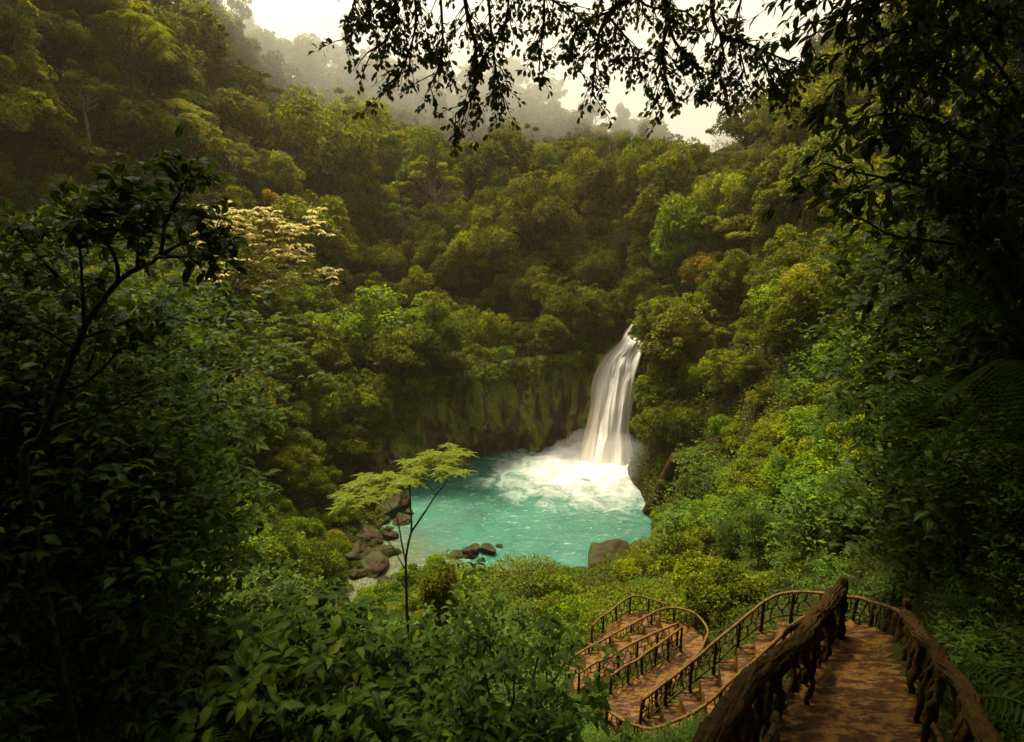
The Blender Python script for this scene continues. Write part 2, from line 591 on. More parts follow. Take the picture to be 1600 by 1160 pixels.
# cliff top
for a in [(540, 640, 88), (620, 618, 93), (700, 605, 98), (780, 600, 101), (850, 595, 102), (905, 580, 102), (960, 545, 102), (1000, 520, 100)]:
    g(*a)
g(1012, 560, 90), g(1015, 640, 84), g(1018, 700, 79)
for a in [(600, 500, 104, 4), (750, 500, 106, 4), (900, 470, 106, 4), (1000, 430, 108, 4), (500, 370, 118, 5), (650, 350, 124, 5), (800, 340, 126, 5), (950, 340, 126, 5), (1030, 350, 120, 5),
          (500, 230, 150, 5), (650, 220, 162, 6), (800, 230, 172, 6), (900, 220, 176, 6), (980, 240, 170, 6), (1040, 300, 150, 5),
          (400, 85, 160, 6), (520, 85, 180, 6), (650, 105, 205, 6), (800, 140, 210, 6), (900, 160, 210, 6), (1000, 210, 205, 6), (1050, 255, 190, 6),
          (-150, 300, 50, 5), (0, 320, 60, 5), (150, 260, 70, 5), (300, 220, 92, 5), (300, 340, 76, 5), (150, 100, 70, 5), (20, 40, 62, 5), (220, 40, 88, 6), (300, 110, 108, 6), (-200, -50, 60, 5), (100, -150, 75, 5),
          (300, 460, 62, 4), (420, 490, 72, 4), (480, 600, 78, 3), (500, 690, 74, 3), (400, 650, 62, 3), (420, 760, 62, 2.5), (560, 720, 76, 2),
          (100, 700, 26, 2), (200, 850, 22, 2), (100, 1000, 12, 1.5), (400, 950, 22, 2), (350, 800, 40, 2), (450, 870, 48, 2), (0, 500, 34, 3), (200, 560, 44, 3), (-250, 800, 14, 2), (-200, 500, 26, 3),
          (650, 1000, 27, 1.6), (800, 960, 30, 2.4), (880, 935, 34, 2.4), (560, 1010, 36, 1.5), (700, 1100, 15, 1.3), (500, 1110, 12, 1.3), (300, 1110, 9, 1.3), (830, 1090, 17, 1.6),
          (960, 905, 42, .8), (1030, 885, 46, 1), (1100, 900, 34, .8),
          (1030, 860, 54, 1.5), (1100, 790, 56, 3), (1080, 660, 70, 3), (1150, 560, 68, 3.5), (1040, 510, 92, 3), (1120, 410, 92, 4), (1180, 310, 96, 4), (1250, 210, 98, 5), (1340, 110, 98, 5), (1450, 0, 98, 5),
          (1250, 660, 42, 3), (1250, 810, 32, 2), (1300, 510, 50, 4), (1350, 610, 32, 2.5), (1450, 560, 24, 2), (1400, 750, 21, 2), (1520, 800, 14.5, 1.6), (1250, 890, 25, 1), (1420, 900, 18, 1),
          (1560, 480, 20, 2), (1560, 300, 32, 3), (1700, 700, 12, 1.5), (1800, 400, 18, 1), (1900, 100, 24, 1),
          (1080, 310, 320, 6), (1120, 260, 360, 6), (1040, 250, 380, 6), (1150, 330, 280, 4), (1000, 330, 290, 4)]:
    g(*a)
# bank dropping to the near edge of the water
for x in (-8, 0, 7):
    ctl.append((x, 45.5, 5.0))
ctl += [(0, -8, 32.5), (-6, 0, 30), (-20, -6, 36), (22, -6, 38), (0, -40, 62), (-60, -10, 55), (60, 0, 62), (30, 15, 44), (40, 40, 52), (55, 75, 62), (-45, 15, 36), (-90, 60, 72),
        (-300, 450, 120), (300, 450, 120), (-300, -60, 140), (300, -60, 140), (-260, 200, 150), (260, 200, 130), (0, 470, 60), (-120, 300, 110), (-60, 330, 80), (60, 250, 70), (110, 330, 90)]


def ground_under(pts, drop, skip=0):
    for q in pts[skip:]:
        ctl.append((q[0], q[1], q[2] - drop))


for px, py, ts in [(1027, 1140, (8, 10.5, 13, 15.5)), (1090, 1112, (8, 11, 14)), (965, 1125, (9, 12, 15, 17.5)), (1000, 1158, (7, 10, 13)), (930, 1100, (12, 15, 18)), (1150, 1070, (9, 12, 15)), (920, 1060, (16, 19, 22))]:
    for t in ts:
        g(px, py, t, 1.0 if px > 960 else 1.5)
ground_under(resample(LOG_L, 9), RAILH + .30)
ground_under(resample(LOG_R, 9), RAILH + .30)
ground_under(resample(OUT2, 9)[1:], RAILH + .25)
ground_under(resample(NEAR2, 10)[1:], RAILH + .25)
ground_under(resample(R3, 9)[1:], RAILH + .25)
ground_under(resample(R3F, 4), RAILH + .3)
ground_under(resample(R4N, 3), RAILH + .3)
ground_under(resample(R5, 4), RAILH + .25)

keep = []
for a in ctl:
    if all((a[0] - b[0]) ** 2 + (a[1] - b[1]) ** 2 > .16 for b in keep):
        keep.append(a)
ctl = np.array(keep)
GX0, GX1, GY0, GY1 = -300, 300, -60, 470
NX, NY = GX1 - GX0 + 1, GY1 - GY0 + 1
vs, _, tris, ov, _, _ = geometry.delaunay_2d_cdt([Vector((a[0], a[1])) for a in ctl], [], [], 0, 1e-4)
vz = np.array([ctl[o[0]][2] if o else 0 for o in ov])
vxy = np.array([[v[0], v[1]] for v in vs])
H = np.full((NX, NY), np.nan)
for a, b, c in tris:
    A, B, D = vxy[a], vxy[b], vxy[c]
    den = (B[0] - A[0]) * (D[1] - A[1]) - (D[0] - A[0]) * (B[1] - A[1])
    if abs(den) < 1e-9:
        continue
    x0, x1 = max(int(math.floor(min(A[0], B[0], D[0]))) - GX0, 0), min(int(math.ceil(max(A[0], B[0], D[0]))) - GX0, NX - 1)
    y0, y1 = max(int(math.floor(min(A[1], B[1], D[1]))) - GY0, 0), min(int(math.ceil(max(A[1], B[1], D[1]))) - GY0, NY - 1)
    if x1 < x0 or y1 < y0:
        continue
    X, Y = np.meshgrid(np.arange(x0, x1 + 1) + GX0, np.arange(y0, y1 + 1) + GY0, indexing='ij')
    w1 = ((X - A[0]) * (D[1] - A[1]) - (D[0] - A[0]) * (Y - A[1])) / den
    w2 = ((B[0] - A[0]) * (Y - A[1]) - (X - A[0]) * (B[1] - A[1])) / den
    m = (w1 >= -1e-6) & (w2 >= -1e-6) & (w1 + w2 <= 1 + 1e-6)
    z = vz[a] * (1 - w1 - w2) + vz[b] * w1 + vz[c] * w2
    H[x0:x1 + 1, y0:y1 + 1][m] = z[m]
H[np.isnan(H)] = 100.0


def blur(a, n):
    for _ in range(n):
        p = np.pad(a, 1, mode='edge')
        a = (p[:-2, 1:-1] + 2 * p[1:-1, 1:-1] + p[2:, 1:-1]) / 4
        p = np.pad(a, 1, mode='edge')
        a = (p[1:-1, :-2] + 2 * p[1:-1, 1:-1] + p[1:-1, 2:]) / 4
    return a


GXX, GYY = np.meshgrid(np.arange(NX) + GX0, np.arange(NY) + GY0, indexing='ij')
DIST = np.hypot(GXX, GYY)
wfar = np.clip((DIST - 45) / 30, 0, 1)
Hn = blur(H, 1)
Hf = blur(H, 4)
Hf = Hf * np.clip((DIST - 100) / 20, 0, 1) + blur(H, 2) * (1 - np.clip((DIST - 100) / 20, 0, 1))
H = Hn * (1 - wfar) + Hf * wfar
H += wfar * (fbm(GXX / 22., GYY / 22., 0., 4) * 2.6)
H += np.clip((DIST - 12) / 20, 0, 1) * (1 - wfar) * fbm(GXX / 6., GYY / 6., 3., 3) * .35


def ground(x, y):
    x = np.clip(np.asarray(x, float) - GX0, 0, NX - 1.001)
    y = np.clip(np.asarray(y, float) - GY0, 0, NY - 1.001)
    i, j = x.astype(int), y.astype(int)
    fx, fy = x - i, y - j
    return (H[i, j] * (1 - fx) * (1 - fy) + H[i + 1, j] * fx * (1 - fy) + H[i, j + 1] * (1 - fx) * fy + H[i + 1, j + 1] * fx * fy)


def march(px, py, t0=4.0, t1=420.0):
    """ground point first met along the sight line of a photo pixel"""
    d = P(px, py, 1.0) - CAM
    t = np.concatenate([np.arange(t0, 60, .25), np.arange(60, t1, .6)])
    q = CAM + d * t[:, None]
    hit = q[:, 2] < ground(q[:, 0], q[:, 1])
    if not hit.any():
        return None
    k = int(np.argmax(hit))
    return q[k], t[k]


idx = (np.arange(NX)[:, None] * NY + np.arange(NY)[None])
tv = np.stack([GXX, GYY, H], -1).reshape(-1, 3)
tq = np.stack([idx[:-1, :-1], idx[1:, :-1], idx[1:, 1:], idx[:-1, 1:]], -1).reshape(-1, 4)
o = obj('ground', np_mesh('ground', tv, [tq], M_SOIL, smooth=True))
tag(o, 'steep forested valley floor and slopes around the pool', kind='structure')

# ------------------------------------------------------------------ water
wx = np.linspace(-70, 40, 221)
wy = np.linspace(36, 100, 161)
WX, WY = np.meshgrid(wx, wy, indexing='ij')
dd = np.hypot((WX - FALL[0]) * .8, WY - FALL[1])
amp = .10 + .55 * np.exp(-(dd / 7.0) ** 2) + .15 * np.exp(-(dd / 18.0) ** 2)
WZ = amp * fbm(WX * .55, WY * .55, 9., 4) + .9 * np.exp(-(dd / 3.2) ** 2)
ii = np.arange(221)[:, None] * 161 + np.arange(161)[None]
wq = np.stack([ii[:-1, :-1], ii[1:, :-1], ii[1:, 1:], ii[:-1, 1:]], -1).reshape(-1, 4)
o = obj('water', np_mesh('water', np.stack([WX, WY, WZ], -1).reshape(-1, 3), [wq], M_WATER, smooth=True))
tag(o, 'milky turquoise plunge pool with white foam under the waterfall', kind='structure')


# ------------------------------------------------------------------ cliff
def grid_mesh(name, Vv, mat, smooth=True, attr=None):
    a, b = Vv.shape[:2]
    ii = np.arange(a)[:, None] * b + np.arange(b)[None]
    q = np.stack([ii[:-1, :-1], ii[1:, :-1], ii[1:, 1:], ii[:-1, 1:]], -1).reshape(-1, 4)
    return np_mesh(name, Vv.reshape(-1, 3), [q], mat, attr, smooth)


foot = [PZ(*a, -.6) for a in [(520, 792), (570, 785), (630, 766), (700, 746), (745, 734), (790, 715), (850, 708), (900, 712), (950, 716), (985, 728), (1004, 752), (1026, 785), (1038, 822)]]
top_h = [6, 10, 13, 14.5, 15, 15.2, 15.5, 17, 18.6, 17, 14, 10, 7]
cpath = spline(foot, 420)
hts = np.interp(np.linspace(0, 1, 420), np.linspace(0, 1, len(top_h)), top_h)
tang = nrm(np.gradient(cpath, axis=0))
outw = np.stack([-tang[:, 1], tang[:, 0], np.zeros(420)], 1)     # away from the pool
sv = np.linspace(0, 1, 420)
notch = np.exp(-((sv - .675) / .065) ** 2)
hts = hts - 3.2 * notch
cpath = cpath + outw * (2.6 * notch)[:, None]
vv = np.linspace(0, 1, 110)
base = cpath[:, None] + outw[:, None] * (3.2 * vv[None, :, None] ** 1.3) + np.array([0, 0, 1.0]) * (hts[:, None, None] * vv[None, :, None])
ss = np.linspace(0, 60, 420)[:, None]
zz = (hts[:, None] * vv[None])
rib = 2.8 * fbm(ss * .34, zz * .09, 2., 4) + 1.6 * np.abs(fbm(ss * .9, zz * .16, 5., 3)) + .5 * fbm(ss * 1.2, zz * 1.2, 8., 3)
under = 1.0 * np.exp(-((zz - 1.5) / 1.6) ** 2)
CL = base + outw[:, None] * (rib + under)[..., None]
capn = 14
cap = CL[:, -1:] + outw[:, None] * (np.linspace(.3, 8, capn)[None, :, None]) + np.array([0, 0, 1.0]) * (.12 * np.linspace(.3, 8, capn)[None, :, None] + .3 * fbm(ss * .5, np.linspace(0, 4, capn)[None], 1., 3)[..., None])
led = obj('ledge', grid_mesh('ledge', np.concatenate([CL[:, -1:], cap], 1), M_SOIL))
tag(led, 'overgrown earth ledge along the brink of the rock wall', kind='structure')
o = obj('cliff', grid_mesh('cliff', CL, M_CLIFF))
tag(o, 'mossy brown rock wall curving behind the pool', kind='structure')

# ------------------------------------------------------------------ waterfall
wf_rows = [(506, 984, 1016, 98.0), (522, 975, 1013, 95.5), (538, 963, 1005, 93.4), (556, 944, 1001, 92.2), (575, 934, 997, 91.3), (600, 926, 992, 90.8), (640, 919, 987, 90.0), (680, 912, 985, 89.4), (715, 904, 987, 88.6), (742, 896, 994, 87.6)]


def fall_sheet(off, nu=60, nv=150, seed=0., lo=0., hi=1.):
    rows = np.array(wf_rows, float)
    k = np.linspace(0, len(rows) - 1, nv)
    py, xl, xr, tt = [np.interp(k, np.arange(len(rows)), rows[:, c]) for c in range(4)]
    for _ in range(6):
        py[1:-1], xl[1:-1], xr[1:-1], tt[1:-1] = [(a[:-2] + 2 * a[1:-1] + a[2:]) / 4 for a in (py, xl, xr, tt)]
    u = np.linspace(lo, hi, nu)
    V = np.zeros((nu, nv, 3))
    A = np.ones((nu, nv, 4), np.float32)
    for j in range(nv):
        px = xl[j] + (xr[j] - xl[j]) * u + 2.4 * vnoise(u * 8, j * .07, seed) + 1.2 * vnoise(u * 20, j * .12, seed + 9)
        bulge = 1.2 * np.sin(PI * np.clip(u, 0, 1)) * (j / nv) + .95 * vnoise(u * 5, j * .03, seed + 3) * min(1, j / 25.) + .25 * vnoise(u * 19, j * .04, seed + 6)
        for i in range(nu):
            V[i, j] = P(px[i], py[j], tt[j] - off - bulge[i])
        A[:, j, 0] = u
        A[:, j, 1] = j / (nv - 1)
        A[:, j, 2] = seed * .37
    return V, A


root = thing('waterfall', 'tall white waterfall pouring over the rock lip into the turquoise pool', 'waterfall', FALL)
for k, (off, sd, lo, hi) in enumerate([(0, 0., 0, 1), (.7, 2., .30, .97), (1.2, 4., .40, .86)]):
    V, A = fall_sheet(off, seed=sd, lo=lo, hi=hi)
    me = grid_mesh('water_curtain', V - FALL, M_FALL, attr=A.reshape(-1, 4))
    o = obj('water_curtain', me, root)
# splash: white lumpy churn at the foot
th = np.linspace(0, 2 * PI, 72)
ph = np.linspace(0, PI / 2, 26)
TH, PH = np.meshgrid(th, ph, indexing='ij')
rr = 1 + .16 * fbm(np.cos(TH) * 3 * np.sin(PH), np.sin(TH) * 3 * np.sin(PH), np.cos(PH) * 3 + 4, 4)
SPL = np.stack([5.4 * np.cos(TH) * np.sin(PH) * rr, 3.4 * np.sin(TH) * np.sin(PH) * rr, 1.1 * np.cos(PH) * rr - .25], -1)
m, nt, out = mat_new('white foam')
b = N(nt, 'ShaderNodeBsdfPrincipled', Roughness=.8)
gq = N(nt, 'ShaderNodeTexCoord')
fo = noise_(nt, gq.outputs['Object'], 1.5, 6, .65)
nt.links.new(ramp(nt, fo, [(.3, (.48, .46, .40)), (.6, (.62, .60, .53))]), b.inputs['Base Color'])
bp = N(nt, 'ShaderNodeBump', Strength=.6, Distance=.3)
nt.links.new(fo, bp.inputs['Height'])
nt.links.new(bp.outputs[0], b.inputs['Normal'])
nt.links.new(b.outputs[0], out.inputs['Surface'])
M_FOAM = m
obj('splash', grid_mesh('splash', SPL + np.array([-.6, -.8, 0]), M_FOAM), root)


def blob(name, r, seed, mat, rough=.3, squash=(1, 1, 1), freq=1.2, n=40):
    th = np.linspace(0, 2 * PI, n + 1)[:-1]
    ph = np.linspace(0, PI, n // 2 + 1)[1:-1]
    TH, PH = np.meshgrid(th, ph, indexing='ij')
    D = np.stack([np.cos(TH) * np.sin(PH), np.sin(TH) * np.sin(PH), np.cos(PH)], -1)
    k = 1 + rough * fbm(D[..., 0] * freq + seed, D[..., 1] * freq + seed * 1.7, D[..., 2] * freq, 4)
    Vv = (D * k[..., None] * r * np.array(squash))
    a, b = Vv.shape[:2]
    ii = np.arange(a)[:, None] * b + np.arange(b)[None]
    i2 = np.roll(ii, -1, 0)
    q = np.stack([ii[:, :-1], ii[:, 1:], i2[:, 1:], i2[:, :-1]], -1).reshape(-1, 4)
    nv = a * b
    k0, k1 = 1 + rough * vnoise(seed, seed * 1.7, freq), 1 + rough * vnoise(seed, seed * 1.7, -freq)
    polesv = np.array([[0, 0, r * squash[2] * k0], [0, 0, -r * squash[2] * k1]])
    t1 = np.stack([np.full(a, nv), ii[:, 0], i2[:, 0]], -1)
    t2 = np.stack([np.full(a, nv + 1), i2[:, -1], ii[:, -1]], -1)
    return np_mesh(name, np.concatenate([Vv.reshape(-1, 3), polesv]), [q, np.concatenate([t1, t2])], mat, smooth=True)


def rock_mesh(r, seed, squash, n=56):
    R = np.random.default_rng(seed)
    th = np.linspace(0, 2 * PI, n + 1)[:-1]
    ph = np.linspace(0, PI, n // 2 + 1)
    TH, PH = np.meshgrid(th, ph, indexing='ij')
    D = np.stack([np.cos(TH) * np.sin(PH), np.sin(TH) * np.sin(PH), np.cos(PH)], -1)
    pn = nrm(R.normal(0, 1, (15, 3)))
    pd = R.uniform(.62, 1.0, 15)
    k = np.min(np.where(D @ pn.T > .05, pd / np.maximum(D @ pn.T, .05), 9), axis=-1)
    k = np.minimum(k, 1.25)
    for _ in range(1):
        k = (np.roll(k, 1, 0) + np.roll(k, -1, 0) + 2 * k) / 4
    k = k * (1 + .16 * fbm(D[..., 0] * 2.6 + seed, D[..., 1] * 2.6, D[..., 2] * 2.6, 5))
    k[:, 0] = k[:, 0].mean()
    k[:, -1] = k[:, -1].mean()
    V = D * k[..., None] * r * np.array(squash)
    a, b = V.shape[:2]
    ii = np.arange(a)[:, None] * b + np.arange(b)[None]
    i2 = np.roll(ii, -1, 0)
    q = np.stack([ii[:, :-1], ii[:, 1:], i2[:, 1:], i2[:, :-1]], -1).reshape(-1, 4)
    return np_mesh('boulder', V.reshape(-1, 3), [q], M_ROCK, smooth=True)


M_SPRAY = volume_mat('spray', (1, .97, .92), .035, .1)
o = obj('spray_mist', blob('spray_mist', 1.0, 3.3, M_SPRAY, .6, (8.2, 5.0, 5.0), 1.9, 64))
o.location = FALL + np.array([-1.6, -2.2, .7])
tag(o, 'white spray hanging over the foot of the waterfall', kind='stuff')

# ------------------------------------------------------------------ foliage prototypes
def rand_dirs(n, zmin=-1.0):
    z = RNG.uniform(zmin, 1, n)
    a = RNG.uniform(0, 2 * PI, n)
    r = np.sqrt(1 - z * z)
    return np.stack([r * np.cos(a), r * np.sin(a), z], 1)


def add_blob(L, c, rx, rz, n, ll, lw=.5, up=.7, droop=.15, spread=1.0):
    d = rand_dirs(n, -.55)
    rad = RNG.uniform(.55, 1.08, n) ** .7
    pos = c + d * rad[:, None] * np.array([rx, rx, rz])
    dr = nrm(d * .7 * spread + RNG.normal(0, .55, (n, 3)) + np.array([0, 0, -.25]))
    nn = nrm(d * .6 + np.array([0, 0, up]) + RNG.normal(0, .6, (n, 3)))
    l = ll * RNG.uniform(.65, 1.35, n)
    base = RNG.uniform(.15, .7)                      # clump-wide shade of green
    rnd = np.clip(base + RNG.normal(0, .27, n), 0, 1)
    L.add(pos - dr * l[:, None] * .5, dr, nn, l, l * lw, rnd, droop=droop)


def limb(T, a, b, r0, r1, sag=.15, n=7, sides=5):
    a, b = np.asarray(a, float), np.asarray(b, float)
    s = np.linspace(0, 1, n)[:, None]
    w = np.linalg.norm(b - a)
    j = RNG.normal(0, .07 * w, (n, 3)) * np.sin(PI * s)
    T.add(a + (b - a) * s + j + np.array([0, 0, -sag * w]) * (s * (1 - s)), np.linspace(r0, r1, n), sides, cap=False)


def make_tree(kind):
    L, T = Leaves(), Tubes()
    if kind == 'dome':
        Rr, zc = RNG.uniform(3.1, 4.0), 4.9
        cs = []
        ex, ey = RNG.uniform(.75, 1.15, 2)
        for _ in range(54):
            d = rand_dirs(1, -.35)[0]
            k = RNG.uniform(.5, 1.08)
            cs.append((np.array([d[0] * Rr * k * ex + .9 * math.sin(3 * d[1]), d[1] * Rr * k * ey, zc + d[2] * (3.1 + 1.1 * math.sin(2.5 * d[0] + 1)) * k]), RNG.choice([.45, .6, .8, 1.0, 1.3, 1.6])))
        for _ in range(18):                          # stray sprays beyond the crown
            d = rand_dirs(1, -.2)[0]
            k = RNG.uniform(1.05, 1.35)
            cs.append((np.array([d[0] * Rr * k * ex, d[1] * Rr * k * ey, zc + d[2] * 3.4 * k]), RNG.uniform(.28, .45)))
        lsz = float(RNG.choice([.32, .44, .60]))
        for c, r in cs:
            add_blob(L, c, r, r * .85, int(170 * r * (.42 / lsz) ** 1.4), lsz)
        tall = 4.6
    elif kind == 'umbrella':
        cs = []
        for k in range(24):
            a = RNG.uniform(0, 2 * PI)
            q = math.sqrt(RNG.random()) * 4.2
            cs.append((np.array([q * math.cos(a), q * math.sin(a), 5.6 - .11 * q * q + RNG.normal(0, .7)]), RNG.uniform(.6, 1.4)))
        for c, r in cs:
            add_blob(L, c, r, r * .5, int(180 * r), .42, up=.7)
        tall = 5.2
    elif kind == 'column':
        cs = []
        for k in range(40):
            a = RNG.uniform(0, 2 * PI)
            z = RNG.uniform(.3, 8.6)
            q = (1.7 - .12 * z) * math.sqrt(RNG.random()) + .2
            cs.append((np.array([q * math.cos(a), q * math.sin(a), z]), RNG.uniform(.5, .95)))
        for c, r in cs:
            add_blob(L, c, r, r * 1.1, int(240 * r), .32, up=.5, droop=.3)
        tall = 8.0
    elif kind == 'open':
        cs = []
        for k in range(26):
            d = rand_dirs(1, -.1)[0]
            q = RNG.uniform(.55, 1.05)
            cs.append((np.array([d[0] * 3.4 * q, d[1] * 3.4 * q, 6.0 + d[2] * 3.4 * q]), RNG.uniform(.45, .85)))
        for c, r in cs:
            add_blob(L, c, r, r * .55, int(160 * r), .33, up=.8)
        tall = 6.0
    elif kind == 'feather':
        cs = []
        for k in range(30):
            d = rand_dirs(1, -.1)[0]
            q = RNG.uniform(.5, 1.0)
            c = np.array([d[0] * 3.3 * q, d[1] * 3.3 * q, 4.6 + d[2] * 2.4 * q])
            cs.append((c, .9))
            for w in range(9):                       # a whorl of drooping feathered fronds
                a = w / 9 * 2 * PI + RNG.uniform(0, .5)
                dv = np.array([math.cos(a), math.sin(a), .35])
                m = 14
                s = np.linspace(.12, 1, m)
                ln = RNG.uniform(.9, 1.3)
                sp_ = c + dv * (s * ln)[:, None] + np.array([0, 0, -.75 * ln]) * (s ** 2)[:, None]
                sd = np.array([-math.sin(a), math.cos(a), 0])
                for sg in (-1, 1):
                    pd = np.tile(sd * sg + dv * .4 + np.array([0, 0, -.25]), (m, 1))
                    L.add(sp_, pd, np.tile([0, 0, 1.0], (m, 1)) + RNG.normal(0, .2, (m, 3)), .30 * (1.15 - s), .10, np.clip(RNG.normal(.6, .15, m), 0, 1))
        tall = 4.6
    elif kind == 'bush':
        cs = []
        for _ in range(24):
            d = rand_dirs(1, .0)[0]
            k = RNG.uniform(.5, 1.0)
            cs.append((np.array([d[0] * 2.0 * k, d[1] * 2.0 * k, .35 + d[2] * 1.7 * k]), RNG.uniform(.5, .85)))
        for c, r in cs:
            add_blob(L, c, r, r * .75, int(420 * r), .2)
        tall = 1.0
    elif kind == 'bigleaf':
        cs = []
        for _ in range(34):
            d = rand_dirs(1, -.1)[0]
            k = RNG.uniform(.45, 1.0)
            c = np.array([d[0] * 2.3 * k, d[1] * 2.3 * k, 1.3 + d[2] * 1.9 * k])
            cs.append((c, .6))
            for w in range(3):                       # loose whorls of broad leaves
                cc = c + RNG.normal(0, .42, 3)
                m = 8
                a = np.arange(m) / m * 2 * PI + RNG.uniform(0, 6)
                dv = np.stack([np.cos(a), np.sin(a), RNG.normal(.05, .3, m)], 1)
                l = RNG.uniform(.22, .36, m)
                L.add(cc + dv * .04 + RNG.normal(0, .1, (m, 3)), dv, np.tile([0, 0, 1.0], (m, 1)) + RNG.normal(0, .35, (m, 3)), l, l * .48,
                      np.clip(RNG.normal(.55, .22, m), 0, 1), detail=True, droop=.2)
        tall = 1.2
    elif kind == 'thicket':
        cs = []
        for _ in range(120):
            d = rand_dirs(1, -1)[0]
            k = RNG.uniform(.35, 1.0)
            c = np.array([d[0] * 2.5 * k, d[1] * 2.5 * k, 4.3 + d[2] * 3.7 * k])
            cs.append((c, .6))
            for w in range(4):
                cc = c + RNG.normal(0, .4, 3)
                m = 9
                a = np.arange(m) / m * 2 * PI + RNG.uniform(0, 6)
                dv = np.stack([np.cos(a), np.sin(a), RNG.normal(-.05, .3, m)], 1)
                l = RNG.uniform(.16, .30, m)
                L.add(cc + dv * .04 + RNG.normal(0, .12, (m, 3)), dv, np.tile([0, 0, 1.0], (m, 1)) + RNG.normal(0, .4, (m, 3)), l, l * .46,
                      np.clip(RNG.normal(.5, .22, m), 0, 1), detail=True, droop=.2)
        tall = 6.0
    # trunk and limbs
    n = 9
    s = np.linspace(0, 1, n)
    lean = RNG.normal(0, .35, 2)
    tr = np.stack([lean[0] * np.sin(s * 2.2), lean[1] * np.sin(s * 2.6), -2.2 + s * (tall + 2.2)], 1)
    r0 = (.26 if tall > 3 else .08) if kind != 'thicket' else .09
    T.add(tr, np.linspace(r0, r0 * .42, n), 7, cap=False)
    for c, r in cs[:26]:
        k = min(n - 1, max(2, int((min(c[2], tall) * .75 + 2.2) / (tall + 2.2) * (n - 1))))
        limb(T, tr[k], c, r0 * .42, .02)
    return L.mesh(kind + '_crown', M_NEAR if kind in ('bigleaf', 'thicket') else M_LEAF), T.mesh(kind + '_trunk', M_PBARK if kind == 'open' else M_BARK)


PROTO = {}
for kind, n in (('dome', 6), ('umbrella', 3), ('column', 3), ('open', 2), ('feather', 2), ('bush', 3), ('bigleaf', 3), ('thicket', 3)):
    PROTO[kind] = [make_tree(kind) for _ in range(n)]


def make_shrub(leafL, lw, nstem, nleaf, height, shape, spread=1.0):
    L, T = Leaves(), Tubes()
    for s in range(nstem):
        a = RNG.uniform(0, 2 * PI)
        out_ = RNG.uniform(.25, 1.0) * spread
        h = height * RNG.uniform(.6, 1.15)
        k = np.linspace(0, 1, 9)
        dv = np.array([math.cos(a), math.sin(a), 0])
        st = dv * (out_ * k ** 1.5)[:, None] * 1.1 + np.array([0, 0, 1.0]) * (h * (k - .33 * k ** 3))[:, None] + RNG.normal(0, .03, (9, 3)) - np.array([0, 0, .25])
        T.add(st, np.linspace(.016, .004, 9), 4, cap=False)
        q = RNG.uniform(.18, 1.0, nleaf) ** .75
        pos = np.stack([np.interp(q, k, st[:, c]) for c in range(3)], 1)
        aa = RNG.uniform(0, 2 * PI, nleaf)
        dr = np.stack([np.cos(aa), np.sin(aa), RNG.normal(.0, .25, nleaf)], 1) + dv * .45
        l = leafL * RNG.uniform(.55, 1.25, nleaf)
        L.add(pos + nrm(dr) * .05, dr, np.array([0, 0, 1.0]) + dv * .25 + RNG.normal(0, .28, (nleaf, 3)), l, l * lw, np.clip(RNG.normal(.5, .24, nleaf), 0, 1), detail=True, droop=.22, shape=shape)
    return L.mesh('shrub_leaves', M_NEAR), T.mesh('shrub_stems', M_DBARK)


PROTO['shrub'] = [make_shrub(.25, .42, 34, 22, 1.5, 0), make_shrub(.19, .5, 44, 24, 1.25, 2), make_shrub(.32, .36, 26, 20, 1.7, 0), make_shrub(.15, .55, 52, 26, 1.1, 1)]
PROTO['herb'] = [make_shrub(.10, .6, 60, 22, .8, 2, 1.2), make_shrub(.12, .5, 55, 22, .9, 0, 1.2)]


def frond(L, T, pts, leaf0, r=.012, m=34, tri=False, hang=.45, w=.2):
    """one pinnate frond along pts"""
    c = spline(pts, m)
    T.add(c, np.linspace(r, r * .3, m), 5, cap=False)
    tan = nrm(np.gradient(c, axis=0))
    sd = nrm(np.cross(tan, np.array([0, 0, 1.0])))
    s = np.linspace(0, 1, m)
    ln = leaf0 * np.clip(np.sin(PI * (.12 + .86 * s)) ** .7, .12, 1)
    sub = [(s_, k) for k in range(2, m) for s_ in (-1, 1)]
    for sg, k in sub:
        dv = nrm(sd[k] * sg + tan[k] * .45 + np.array([0, 0, -hang]))
        if not tri:
            L.add(c[k][None], dv[None], np.array([[0, 0, 1.0]]) + RNG.normal(0, .15, (1, 3)), ln[k], ln[k] * w, np.clip(RNG.normal(.45, .12, 1), 0, 1), droop=.2)
        else:
            n2 = max(4, int(16 * ln[k] / leaf0))
            q = np.linspace(.08, 1, n2)
            pp = c[k] + dv * (q * ln[k])[:, None] + np.array([0, 0, -.3 * ln[k]]) * (q ** 2)[:, None]
            s2 = nrm(np.cross(dv, np.array([0, 0, 1.0])))
            for g2 in (-1, 1):
                L.add(pp, np.tile(s2 * g2 + dv * .35, (n2, 1)), np.tile([0, 0, 1.0], (n2, 1)) + RNG.normal(0, .12, (n2, 3)), .16 * ln[k] * (1.2 - q), .05 * ln[k], np.clip(RNG.normal(.42, .1, n2), 0, 1))


def make_fern():
    L, T = Leaves(), Tubes()
    for w in range(11):
        a = w / 11 * 2 * PI + RNG.uniform(0, .4)
        ln = RNG.uniform(.9, 1.4)
        dv = np.array([math.cos(a), math.sin(a), 0])
        pts = [dv * .02, dv * ln * .35 + np.array([0, 0, ln * .55]), dv * ln * .75 + np.array([0, 0, ln * .62]), dv * ln * 1.05 + np.array([0, 0, ln * .38])]
        frond(L, T, pts, .26, .008, 26)
    return L.mesh('fern_fronds', M_NEAR), T.mesh('fern_stalks', M_DBARK)


PROTO['fern'] = [make_fern(), make_fern()]

